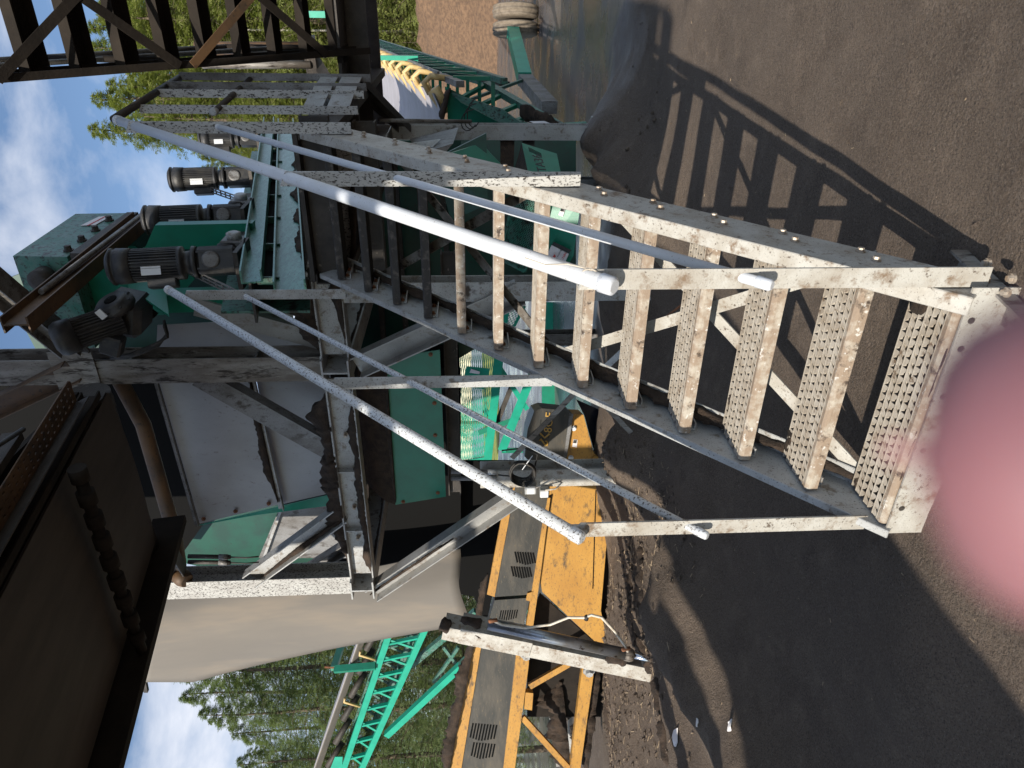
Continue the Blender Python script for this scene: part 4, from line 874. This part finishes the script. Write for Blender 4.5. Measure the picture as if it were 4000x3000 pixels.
for k in range(7):
    t = k/6; a = lerp((1545, 2400), (1330, 3040), t); bar('cross_tie', qg(*a, 0), qg(*a, 1), rect(.05, .05), 'green_dirty', gl)
    a = lerp((1690, 2390), (1395, 3040), t); bar('cross_tie', qg(*a, 0), qg(*a, 1), rect(.05, .05), 'green_dirty', gl)
plate('belt', [qg(1440, 2400), qg(1218, 3040), qg(1218, 3040, 1), qg(1440, 2400, 1)], (0, 0, .03), 'belt', gl)
plate('belt_edge', [qg(1440, 2400, -.02), qg(1218, 3040, -.02), qg(1240, 3040, .1), qg(1462, 2400, .1)], (0, 0, .02), 'rubber_tan', gl)
for k in range(7):
    t = (k+.6)/7; a = lerp((1475, 2400), (1265, 3040), t); c = qg(*a, .05)
    G().cyl(c, c+V((.35, .32, -.30)), .065, n=12).obj('idler_roller', 'dark_steel', gl, True)
    if k in (1, 3): G().tube([qg(a[0]-18, a[1]-5, -.02), qg(a[0]-22, a[1]+10, -.02), qg(a[0]+40, a[1]+28, -.02)], .03, 6).obj('idler_bracket', 'cream', gl, True)
bar('support_strut', qg(1510, 2870), qg(1800, 2600), rect(.13, .13), 'green_clean', gl); bar('support_strut', qg(1590, 2660, .5), qg(1860, 2440, .5), rect(.12, .12), 'green_dirty', gl)
bar('support_strut', qg(1800, 2600, 0), qg(1960, 2450, 0), rect(.13, .13), 'green_dirty', gl)
bar('strut_tie', qg(1690, 2700, .3), qg(1790, 2560, .3), rect(.07, .06), 'green_dirty', gl); bar('strut_tie', qg(1730, 2560, .3), qg(1790, 2640, .3), rect(.07, .06), 'green_dirty', gl)
bar('gate_post', qg(1310, 2603, -.1), qg(1470, 2590, -.1), rect(.13, .10), 'green', gl); bar('gate_arm', qg(1308, 2600, -.1), qg(1308, 2600, 1.2), rect(.10, .13), 'green', gl)
bar('gate_pin', qg(1272, 2595, -.1), qg(1310, 2597, -.1), rect(.03, .03), 'rust', gl)
plate('tail_plate', [qg(1310, 2950, -.05), qg(1340, 2950, -.05), qg(1335, 3040, -.05), qg(1275, 3040, -.05)], BK*.02, 'green_clean', gl)
bar('leg', qg(1800, 2600), V((qg(1800, 2600).x, qg(1800, 2600).y, 0)), rect(.12, .12), 'green_dirty', gl); bar('leg', qg(1860, 2440, .5), V((qg(1860, 2440, .5).x, qg(1860, 2440, .5).y, 0)), rect(.12, .12), 'green_dirty', gl)

# ================================================================= OUTFEED CONVEYOR (right)
oc2 = thing('stacking_conveyor', 'long green stacking conveyor with pale belt and cream idlers running to the stockpile', 'conveyor', (-1.7, 9.4, 0))
BR0, BR1 = V((-1.30, 9.6, 1.98)), V((-2.15, 28.2, 5.78)); BW = V((-.98, -.05, 0))
def cb_(t, s_, dz_=0): return BR0.lerp(BR1, t)+BW*s_+V((0, 0, dz_))
g = G()
for i in range(31):
    for k in range(9):
        s_ = k/8; g.v.append(cb_(i/30, s_, .13*(2*s_-1)**2))
for i in range(30):
    for k in range(8): g.f.append((i*9+k, i*9+k+1, i*9+k+10, i*9+k+9))
n0 = len(g.v); g.v += [v-V((0, 0, .02)) for v in g.v]; g.f += [tuple(i+n0 for i in f)[::-1] for f in g.f]
g.obj('belt', 'belt', oc2, True)
for s_, o_ in ((-.16, -.10), (1.16, -.10), (-.2, -.62), (1.2, -.62)):
    bar('chord', cb_(-.03, s_, o_), cb_(1.0, s_, o_), rect(.07, .10 if o_ > -.2 else .08), 'green_dirty' if o_ < -.2 else 'galv_dull', oc2)
for k in range(24):
    t = k/24
    for s_ in (-.19, 1.19):
        bar('lattice_post', cb_(t, s_, -.12), cb_(t, s_, -.6), rect(.05, .05), 'green', oc2); bar('lattice_diagonal', cb_(t, s_, -.6), cb_(t+1/24, s_, -.14), rect(.04, .04), 'green_dark', oc2)
    bar('cross_tie', cb_(t, -.2, -.62), cb_(t, 1.2, -.62), rect(.06, .05), 'green', oc2)
for k in range(19):
    t = .012+k*.052
    for s_, d in ((-.06, 1), (1.06, -1)):
        c = cb_(t, s_, .10)
        id_ = G().tube([c+V((.10*d, 0, -.22)), c+V((.13*d, 0, .02)), c+V((.05*d, 0, .11)), c+V((-.08*d, 0, .04))], .040, 7).obj('idler_bracket', 'cream', oc2, True)
        G().cyl(c+V((-.02*d, 0, -.0)), c+V((-.30*d, 0, -.17)), .095, .075, n=12).obj('idler_roller', 'cream' if k < 12 else 'galv_dull', id_, True)
bar('inner_tube', cb_(0, -.25, .06), cb_(1, -.25, .06), rect(.03, .03), 'galv_dull', oc2)
# gate frame across the belt
tg = .15
for s_ in (-.28, 1.28): bar('gate_post', cb_(tg, s_, -.1), cb_(tg, s_, .56), rect(.07, .07), 'green_clean', oc2)
bar('gate_bar', cb_(tg, -.28, .56), cb_(tg, 1.28, .56), rect(.07, .07), 'green_clean', oc2)
bar('gate_pin', cb_(tg, .1, .56), cb_(tg, .1, .72), rect(.05, .05), 'rust', oc2)
bar('head_bar', cb_(.97, -.9, .5), cb_(.97, -.9, 1.8), rect(.2, .2), 'green_clean', oc2); G().box(cb_(.985, -.3, .3), (.8, .6, .5)).obj('drive_unit', 'green', oc2, bev=.05)
# skirt hopper and guards at the tail
plate('tail_skirt', [q(1738, 345, Y=9.6), q(1755, 480, Y=9.6), q(1990, 600, Y=9.5), q(1990, 470, Y=9.4)], (.02, .03, 0), 'green', oc2)
plate('tail_flank', [q(1765, 365, Y=9.5), q(1990, 470, Y=9.3), q(1960, 485, Y=9.2), q(1800, 400, Y=9.4)], (.02, .05, 0), 'green_dirty', oc2)
crust(q(1730, 480, Y=9.55), q(1760, 345, Y=9.55), .16, .10, oc2, 81)
def mesh_guard(a, b, c, d, nu, nv, mat, parent, wr=.006, fr_=.03, fm=None):
    a, b, c, d = V(a), V(b), V(c), V(d); g = G(); P = lambda s_, t: a.lerp(b, s_).lerp(d.lerp(c, s_), t); nrm = (b-a).cross(d-a).normalized()
    for i in range(-nv, nu):
        s0, t0, s1, t1 = i/nu, 0., (i+nv)/nu, 1.
        if s0 < 0: t0 = -i/nv; s0 = 0
        if s1 > 1: t1 = (nu-i)/nv; s1 = 1
        g.beam(P(s0, t0), P(s1, t1), rect(wr, wr), nrm); g.beam(P(1-s0, t0), P(1-s1, t1), rect(wr, wr*.9), nrm)
    o_ = g.obj('expanded_mesh', mat, parent); o_['kind'] = 'stuff'
    for u1, v1 in ((a, b), (b, c), (c, d), (d, a)): bar('guard_frame', u1, v1, rect(fr_, fr_), fm or mat, parent, up=nrm)
mesh_guard(q(1770, 370, Y=9.2), q(1960, 430, Y=9.0), q(2110, 540, Y=8.8), q(1950, 470, Y=9.0), 26, 14, 'green_dirty', oc2, .01)
bar('tail_frame', q(1900, 330, Y=10.5), q(2230, 520, Y=8.7), rect(.08, .1), 'green_dirty', oc2); bar('tail_frame', q(1790, 390, Y=10), q(2160, 530, Y=8.6), rect(.05, .07), 'green_dirty', oc2)
for k in range(5):
    t = k/5; bar('tail_rung', q(1900+330*t, 330+190*t, Y=10.5-1.8*t), q(1790+370*t, 390+140*t, Y=10-1.4*t), rect(.05, .05), 'green', oc2)
bar('tail_foot', q(2150, 500, Y=9), q(2290, 490, Y=9), rect(.1, .08), 'green', oc2)
plate('notice_plate', [q(2070, 475, Y=8.7), q(2130, 474, Y=8.65), q(2165, 487, Y=8.6), q(2100, 487, Y=8.65)], (0, .02, .01), 'paper', oc2)
crust(q(2030, 430, Y=9.2), q(2180, 500, Y=8.8), .3, .14, oc2, 83)
# side arm, axle and wheels
bar('slew_arm', q(1640, 240, Y=20), q(1930, 320, Y=16.5), rect(.22, .24), 'green_dirty', oc2)
crust(q(1700, 262, Y=19), q(1920, 315, Y=16.6), .16, .14, oc2, 85)
bar('arm_post', q(1925, 300, Y=16.5), q(1945, 370, Y=15), rect(.12, .12), 'dark_steel', oc2); bar('arm_post', q(1800, 290, Y=16.5), q(1985, 330, Y=15.5), rect(.10, .10), 'dark_steel', oc2)
bar('axle', (-1.05, 18.3, .62), (-1.75, 15.0, .55), rect(.26, .26), 'green_clean', oc2)
bar('axle_strut', (-1.75, 15.0, .55), (-1.85, 12.2, .35), rect(.2, .26), 'galv_dull', oc2)
bar('axle_tie', (-1.7, 14.5, .6), (-1.8, 12.5, 1.7), rect(.05, .05), 'green_dirty', oc2)
for k in range(2):
    c = V((-.72-.36*k, 18.55-.09*k, .53)); ax = V((1, .2, 0)).normalized()
    prof = [(-.15, .28), (-.15, .44), (-.12, .51), (-.09, .53), (-.085, .515), (-.03, .515), (-.025, .535), (.025, .535), (.03, .515), (.085, .515), (.09, .53), (.12, .51), (.15, .44), (.15, .28)]
    wl = G().lathe(c, ax, prof, 32).obj('wheel', 'tyre', oc2, True)
    G().lathe(c-ax*.10, ax, [(0, .10), (.02, .27), (.18, .27), (.20, .10)], 24).obj('rim', 'plate_white', wl, True)

# green power unit at the tail
pu = thing('power_unit', 'green machine housing with vented covers and notices under the landing', 'machine', (-2.2, 7.4, 0))
plate('marked_cover', [q(2038, 558, Y=7.2), q(2062, 672, Y=6.6), q(2205, 742, Y=6.4), q(2175, 600, Y=7.0)], (-.02, .05, -.01), 'green', pu)
plate('cover_side', [q(2038, 558, Y=7.2), q(2062, 672, Y=6.6), q(2060, 820, Y=6.9), q(2000, 700, Y=7.3)], (-.02, .02, 0), 'soil', pu)
cdir = (q(2120, 620, Y=6.8)-q(2145, 690, Y=6.55)).normalized(); udir = (q(2090, 640, Y=6.8)-q(2160, 640, Y=6.8)).normalized()
for k in range(11):
    a, b = q(2072+4.6*k, 580+2.2*k, Y=6.985-.004*k), q(2075+4.6*k, 596+2.2*k, Y=6.93-.004*k); bar('vent_slot', a+V((.02, -.05, .02)), b+V((.02, -.05, .02)), rect(.006, .006), 'black', pu)
text('TA36', q(2135, 668, Y=6.42)+V((.0, -.03, .0)), cdir, udir, .115, 'dark_ink', pu, 'handwriting', .002, shear=.2)
plate('body', [q(1800, 540, Y=8.4), q(2250, 540, Y=8.4), q(2250, 1080, Y=7.2), q(1800, 1080, Y=7.2)], (.0, .5, 0), 'green_dark', pu)
plate('soil_face', [q(1955, 540, Y=7.9), q(2010, 545, Y=7.9), q(2005, 690, Y=7.5), q(1955, 680, Y=7.5)], (0, .05, 0), 'soil', pu)
for k in range(9): bar('louvre', q(2044+5*k, 545, Y=7.9), q(2044+5*k, 590, Y=7.8), rect(.008, .02), 'dark_steel', pu)
plate('chute', [q(1700, 620, Y=7.0), q(1900, 520, Y=7.4), q(1905, 800, Y=6.6), q(1760, 860, Y=6.6)], (0, .04, 0), 'green_dark', pu)
plate('chute_lip', [q(1755, 600, Y=6.95), q(1880, 560, Y=7.3), q(2010, 700, Y=6.9), q(1960, 740, Y=6.8)], (0, .03, 0), 'green', pu)
plate('white_flap', [q(1600, 560, Y=7.4), q(1720, 545, Y=7.4), q(1690, 575, Y=7.3), q(1640, 580, Y=7.3)], (0, .02, 0), 'galv', pu)
plate('grey_hopper', [q(1600, 545, Y=7.7), q(1790, 500, Y=7.7), q(1770, 560, Y=7.3), q(1720, 620, Y=7.2), q(1640, 600, Y=7.2)], (0, .03, 0), 'galv_dull', pu)
mesh_guard(q(2010, 760, Y=6.7), q(2150, 770, Y=6.5), q(2050, 1060, Y=6.5), q(1955, 1010, Y=6.7), 15, 22, 'green_dirty', pu, .007)
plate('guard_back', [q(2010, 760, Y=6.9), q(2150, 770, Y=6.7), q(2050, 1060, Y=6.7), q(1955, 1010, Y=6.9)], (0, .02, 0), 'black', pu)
cv = plate('cover_panel', [q(2150, 790, Y=6.4), q(2270, 780, Y=6.3), q(2240, 1000, Y=6.3), q(2190, 1085, Y=6.3), q(2095, 1030, Y=6.4)], (0, .04, 0), 'green', pu)
bar('cover_hinge', q(2150, 790, Y=6.37), q(2095, 1030, Y=6.37), rect(.02, .03), 'green', pu)
lb = plate('notice', [q(2155, 958, Y=6.3), q(2222, 992, Y=6.26), q(2200, 1042, Y=6.26), q(2128, 1012, Y=6.3)], (0, .008, 0), 'paper', pu)
plate('notice_band', [q(2163, 945, Y=6.3), q(2232, 978, Y=6.26), q(2222, 990, Y=6.26), q(2156, 957, Y=6.3)], (0, .008, 0), 'dark_ink', pu)
nx_ = (q(2175, 975, Y=6.28)-q(2150, 1030, Y=6.28)).normalized(); ny_ = (q(2150, 1000, Y=6.28)-q(2190, 1018, Y=6.28)).normalized()
text('EN of Washington', q(2170, 1028, Y=6.255), nx_, ny_, .022, 'dark_ink', lb, depth=.001); text('793-7686', q(2192, 1036, Y=6.245), nx_, ny_, .034, 'red_ink', lb, depth=.001)
for k in range(9):
    a = q(2148+2.5*k, 1018-1.5*k, Y=6.265); bar('notice_stroke', a, a+nx_*.05*(1-abs(k-4)/6), rect(.005, .003), 'red_ink', lb)
dc = plate('decal', [q(2196, 806, Y=6.33), q(2210, 810, Y=6.32), q(2198, 846, Y=6.33), q(2180, 840, Y=6.33)], (0, .006, 0), 'paper', pu)
plate('decal_panel', [q(2196, 807, Y=6.325), q(2209, 811, Y=6.315), q(2202, 828, Y=6.32), q(2188, 824, Y=6.32)], (0, .004, 0), 'dark_ink', pu)


# green lit conveyor seen through the stair (middle)
mc = thing('guarded_conveyor', 'sunlit green conveyor with mesh guards standing behind the stair foot', 'conveyor', tuple(q(2250, 1560, Z=0)))
DM = 14.5
def qm(x, y, b=0): return q(x, y, D=DM+b)
mesh_guard(qm(1790, 1290), qm(1945, 1290), qm(1905, 1790), qm(1785, 1810), 19, 7, 'green_clean', mc, .012, .07)
plate('blank_panel', [qm(1822, 1430, -.02), qm(1915, 1440, -.02), qm(1890, 1520, -.02), qm(1802, 1510, -.02)], FW*.02, 'green_clean', mc)
plate('notice_plate', [qm(1840, 1441, -.05), qm(1875, 1452, -.05), qm(1872, 1462, -.05), qm(1834, 1456, -.05)], FW*.01, 'paper', mc)
plate('belt', [qm(1760, 1330, .2), qm(1790, 1330, .2), qm(1790, 1480, .2), qm(1770, 1480, .2)], FW*.02, 'belt', mc)
bar('side_rail', qm(1975, 1200), qm(1905, 1800), rect(.16, .18), 'green_clean', mc, up=FW)
bar('leg', qm(2120, 1360), qm(1960, 1760), rect(.17, .17), 'green_clean', mc, up=FW); bar('leg', qm(1955, 1440), qm(2060, 1600), rect(.10, .10), 'green_clean', mc, up=FW)
bar('leg', qm(2145, 1500), qm(2145, 1600), rect(.30, .17), 'green', mc, up=FW); bar('tie', qm(1870, 1690), qm(2030, 1630), rect(.10, .10), 'green', mc, up=FW)
bar('dark_strut', qm(1930, 1680, .1), qm(2010, 1480, .1), rect(.10, .10), 'dark_steel', mc, up=FW); bar('dark_strut', qm(1890, 1600, .1), qm(1950, 1650, .1), rect(.11, .11), 'dark_steel', mc, up=FW)
plate('face_panel', [qm(2090, 1180), qm(2230, 1180), qm(2190, 1290), qm(2130, 1330), qm(2080, 1260)], FW*.03, 'green_clean', mc)
bar('panel_edge', qm(2240, 1170), qm(2140, 1400), rect(.12, .12), 'green_clean', mc, up=FW); bar('panel_edge', qm(2020, 1180), qm(2150, 1380), rect(.11, .11), 'green_clean', mc, up=FW)
mesh_guard(qm(1960, 1195), qm(2050, 1195), qm(2000, 1290), qm(1930, 1270), 7, 7, 'green_clean', mc, .012, .06)
for a in ((2145, 1545), (1960, 1760)): p = qm(*a); bar('leg', p, V((p.x, p.y, -.02)), rect(.10, .10), 'green', mc, up=FW)

# ================================================================= TREES
def conifer_mesh(h, r0, seed, nspray=11000, droop=.35, bare=.12):
    rnd = random.Random(seed); vs_, fs = [], []; bv = G()
    def spray(c, d, ln, wd):
        d = d.normalized(); s_ = d.cross(V((rnd.uniform(-.5, .5), rnd.uniform(-.5, .5), 1))).normalized(); n_ = len(vs_); up = s_.cross(d)
        # a small feathery spray of three needles-fans
        for a in (-.75, 0, .75):
            e = (d*math.cos(a)+s_*math.sin(a)); l = ln*(1 if a == 0 else .7); sd = e.cross(up).normalized()*wd
            n_ = len(vs_); vs_.extend([c-sd*.5, c+e*l*.55-sd+up*wd*.3, c+e*l, c+e*l*.55+sd]); fs.append((n_, n_+1, n_+2, n_+3))
    nb = int(h*19); per = max(4, nspray//nb)
    for i in range(nb):
        t = bare+(1-bare)*(i+rnd.random())/nb; z = h*t; L_ = r0*(1-t)**.72*(.55+.6*rnd.random())+.18
        a = rnd.random()*6.283; dr = V((math.cos(a), math.sin(a), 0)); rise = .22*(1-t)+.25*t
        pts_ = []
        for k in range(6):
            s_ = k/5; pts_.append(V((0, 0, z))+dr*(L_*s_)+V((0, 0, L_*(rise*s_-droop*s_*s_*1.6))))
        if L_ > .7 and i % 2 == 0: bv.tube(pts_, lambda u: .03*(1-.85*u)*(1-t*.5), 4)
        m = max(3, int(per*(.35+L_/r0*1.1)))
        for k in range(m):
            s_ = .12+.88*rnd.random()**.8; j = min(4, int(s_*5)); p = pts_[j].lerp(pts_[j+1], s_*5-j)
            side = V((-dr.y, dr.x, 0))*rnd.choice((-1, 1)); dd = dr*rnd.uniform(.2, 1)+side*rnd.uniform(.1, 1.1)+V((0, 0, rnd.uniform(-.75, .12)))
            p = p+side*(rnd.random()**1.5)*L_*.34*(1.15-s_)+V((0, 0, rnd.uniform(-.30, .04)*min(1, L_)))
            spray(p, dd, rnd.uniform(.10, .30), rnd.uniform(.009, .020))
    me = bpy.data.meshes.new('crown'); me.from_pydata([tuple(v) for v in vs_], [], fs)
    bm_ = bpy.data.meshes.new('branches'); bm_.from_pydata([tuple(v) for v in bv.v], [], bv.f); bm_.materials.append(MATS['bark'])
    tg_ = G(); tg_.tube([V((.06*math.sin(k*1.3), .06*math.cos(k*1.7), h*k/9-.1)) for k in range(10)], lambda u: .17*(1-u)**.8*(h/16)+.015, 9)
    tm = bpy.data.meshes.new('trunk'); tm.from_pydata([tuple(v) for v in tg_.v], [], tg_.f); tm.materials.append(MATS['bark'])
    return me, bm_, tm
TV = [conifer_mesh(17, 3.6, 11, 22000), conifer_mesh(15, 3.2, 12, 20000, .45), conifer_mesh(19, 3.3, 13, 22000, .28), conifer_mesh(14, 3.9, 14, 21000, .5)]
TVB = []
for i, (a, b, c) in enumerate(TV):
    a2 = a.copy(); a.materials.append(MATS['needles']); a2.materials.append(MATS['needles_blue']); TVB.append((a2, b, c))
def tree(x, y, k, sc_, rot, label, blue=False, group=None):
    me, bm_, tm = (TVB if blue else TV)[k]; o = thing('fir_tree', label, 'tree', (x, y, -.05), group); o.rotation_euler = (0, 0, rot); o.scale = (sc_, sc_, sc_)
    for nm, d in (('trunk', tm), ('limbs', bm_), ('crown', me)):
        c = bpy.data.objects.new(nm, d); COL.objects.link(c); c.parent = o
        if nm != 'trunk': c['kind'] = 'stuff'
    return o
def polar(u, D_): # ground spot at photo column u (upright) and distance D along the view
    p = q(1850, 3000-u, D=D_); return p.x, p.y
tl = ['drooping fir standing behind the green lattice conveyor', 'blue green fir at the edge of the stand behind the lattice conveyor']
for i, (u, D_, k, s_) in enumerate(((60, 16, 1, .47), (250, 19, 0, .53), (420, 20, 3, .72), (-60, 22, 2, .44), (180, 26, 3, .76), (470, 28, 2, .76), (720, 27, 1, .95), (20, 30, 1, .72), (840, 32, 0, .8), (620, 34, 1, 1.0), (330, 30, 0, .82), (100, 34, 2, .66), (540, 24, 1, .8))):
    x, y = polar(u, D_); tree(x, y, k, s_, i*1.7, 'dark fir tree in the stand behind the lattice conveyor and rubber curtain', True, 'firs behind the lattice conveyor')
for i, (u, D_, k, s_) in enumerate(((2330, 58, 0, 1.35), (2480, 60, 2, 1.72), (2600, 57, 1, 2.05), (2700, 62, 3, 2.2), (2790, 58, 0, 1.85), (2870, 61, 2, 1.75), (2950, 58, 1, 2.05), (3040, 62, 3, 2.3), (2420, 64, 1, 1.7), (2550, 66, 0, 1.95), (2650, 68, 2, 1.85), (2750, 69, 3, 2.4), (2840, 68, 1, 2.3), (2920, 68, 0, 2.1), (3010, 69, 2, 1.95), (2250, 64, 3, 1.4), (2150, 66, 0, 1.05), (3100, 66, 0, 2.0), (2390, 70, 2, 1.45), (2530, 56, 3, 1.9), (2650, 55, 0, 1.6), (2830, 55, 3, 2.0), (2910, 54, 0, 1.7))):
    x, y = polar(u, D_); tree(x, y, k, s_, i*2.1, 'sunlit green fir in the forest edge behind the soil stockpile', False, 'firs behind the stockpile')
for i, (u, D_, k, s_) in enumerate(((1980, 70, 1, 1.15), (1700, 75, 2, 1.0), (1350, 78, 0, 1.0), (1120, 75, 3, 1.0), (950, 60, 1, 1.0))):
    x, y = polar(u, D_); tree(x, y, k, s_, i*1.3, 'distant fir beyond the yard, mostly hidden behind the machines', False, 'distant firs beyond the machines')
for i, (u, D_) in enumerate(((2765, 54), (2720, 55), (2868, 53))):
    x, y = polar(u, D_); tag(G().tube([V((x, y, -.1)), V((x+.1, y, 9)), V((x+.05, y, 19))], lambda t: .11*(1-.5*t), 8).obj('bare_pole', 'pole_white', smooth=True), 'pale bare pole rising in front of the forest edge', 'pole', 'pale poles by the forest')

# ================================================================= LITTER
def scrap(x, y, s_, mat, label, cat, nm):
    c = q(x, y, Z=.02); c.z = gh(c.x, c.y)+.008; rnd = random.Random(x); g = G(); n = 9
    top = [c+V((s_*(.35+.65*rnd.random())*math.cos(a), s_*.5*(.35+.65*rnd.random())*math.sin(a), .012*rnd.random())) for a in [k*2*math.pi/n for k in range(n)]]
    g.prism(top, (0, 0, .006)); return tag(g.obj(nm, mat), label, cat)
scrap(2700, 2880, .13, 'paper', 'long crumpled white plastic scrap on the soil below the orange machine', 'scrap', 'plastic_scrap')
scrap(2880, 2815, .05, 'paper', 'small torn white paper scrap, the smaller of two on the bare soil', 'scrap', 'paper_scrap')
scrap(2958, 2830, .07, 'paper', 'torn white paper scrap, the larger of two on the bare soil', 'scrap', 'paper_scrap')
scrap(2590, 2303, .025, 'grass', 'bright green leaf lying on the soil', 'leaf', 'green_leaf')

rnd = random.Random(5); g = G()
for k in range(2700):
    if k < 2100: x, y = rnd.uniform(-8.2, -3.4), rnd.gauss(5.0, .7)
    elif k < 2160: x, y = rnd.gauss(-1.5, .5), rnd.gauss(6.6, .7)
    else: x, y = rnd.uniform(-4.5, 1.0), rnd.uniform(1.2, 8)
    r_ = (.006+.030*rnd.random()**3)*(1 if k < 2160 else .35); c = V((x, y, gh(x, y)+r_*.3))
    vs_ = [c+V(d)*r_*rnd.uniform(.6, 1.25) for d in ((1, 0, 0), (-1, 0, 0), (0, 1, 0), (0, -1, 0), (0, 0, .8), (0, 0, -.8))]
    g.add(vs_, [(0, 2, 4), (2, 1, 4), (1, 3, 4), (3, 0, 4), (2, 0, 5), (1, 2, 5), (3, 1, 5), (0, 3, 5)])
o = g.obj('soil_clods', 'ground', smooth=False); o['kind'] = 'stuff'
g = G()
for k in range(1100):
    x, y = (rnd.uniform(-8, -3.4), rnd.gauss(4.9, .8)) if k < 800 else (rnd.uniform(-4.5, 1.2), rnd.uniform(1.2, 9))
    c = V((x, y, gh(x, y)+.008)); a = rnd.uniform(0, 6.28); l = rnd.uniform(.008, .035)*(1.2 if k < 800 else .3); d = V((math.cos(a), math.sin(a), rnd.uniform(-.2, .3)))*l; n_ = V((-d.y, d.x, 0))*.13
    g.prism([c-d-n_, c+d-n_*.6, c+d+n_*.6, c-d+n_], (0, 0, .003))
o = g.obj('wood_chips', 'chips'); o['kind'] = 'stuff'
for i, (pts, r_) in enumerate((([(2490, 2130), (2520, 2300), (2560, 2520)], .07), ([(2470, 2200), (2500, 2420), (2530, 2560)], .05), ([(2580, 2640), (2610, 2800), (2640, 3000)], .06), ([(2545, 2650), (2570, 2850), (2600, 3000)], .05))):
    for a, b in zip(pts, pts[1:]):
        p0, p1 = q(*a, Z=.1), q(*b, Z=.1); p0.z = gh(p0.x, p0.y)-.02; p1.z = gh(p1.x, p1.y)-.02
        o = crust(p0, p1, r_*4, r_*1.6, None, 90+i, name='soil_ridge'); o['kind'] = 'structure'

# ================================================================= photographer's fingertip close to the lens
fg = thing('finger', 'blurred pink fingertip reaching up in front of the lowest stair step', 'finger', tuple(q(5200, 1900, D=.040)))
path = [(3610, 1800, .0395, .0012), (3640, 1800, .0392, .0034), (3720, 1800, .0388, .0055), (3860, 1796, .0384, .0072), (4060, 1792, .038, .0083), (4400, 1795, .0385, .0088), (4900, 1815, .041, .0090), (5600, 1850, .047, .0096), (6300, 1890, .056, .0100), (7000, 1910, .066, .0100)]
pts_ = [q(a, b, D=c) for a, b, c, _ in path]; rs = [d*1.06 for *_, d in path]
G().tube(pts_, lambda t: rs[min(len(rs)-1, int(round(t*(len(rs)-1))))], 24).obj('fingertip', 'skin', fg, True)
G().box(q(3860, 1780, D=.0455), (.008, .0012, .010), Matrix((DN, RT, -FW)).transposed()).obj('nail', 'nail', fg)
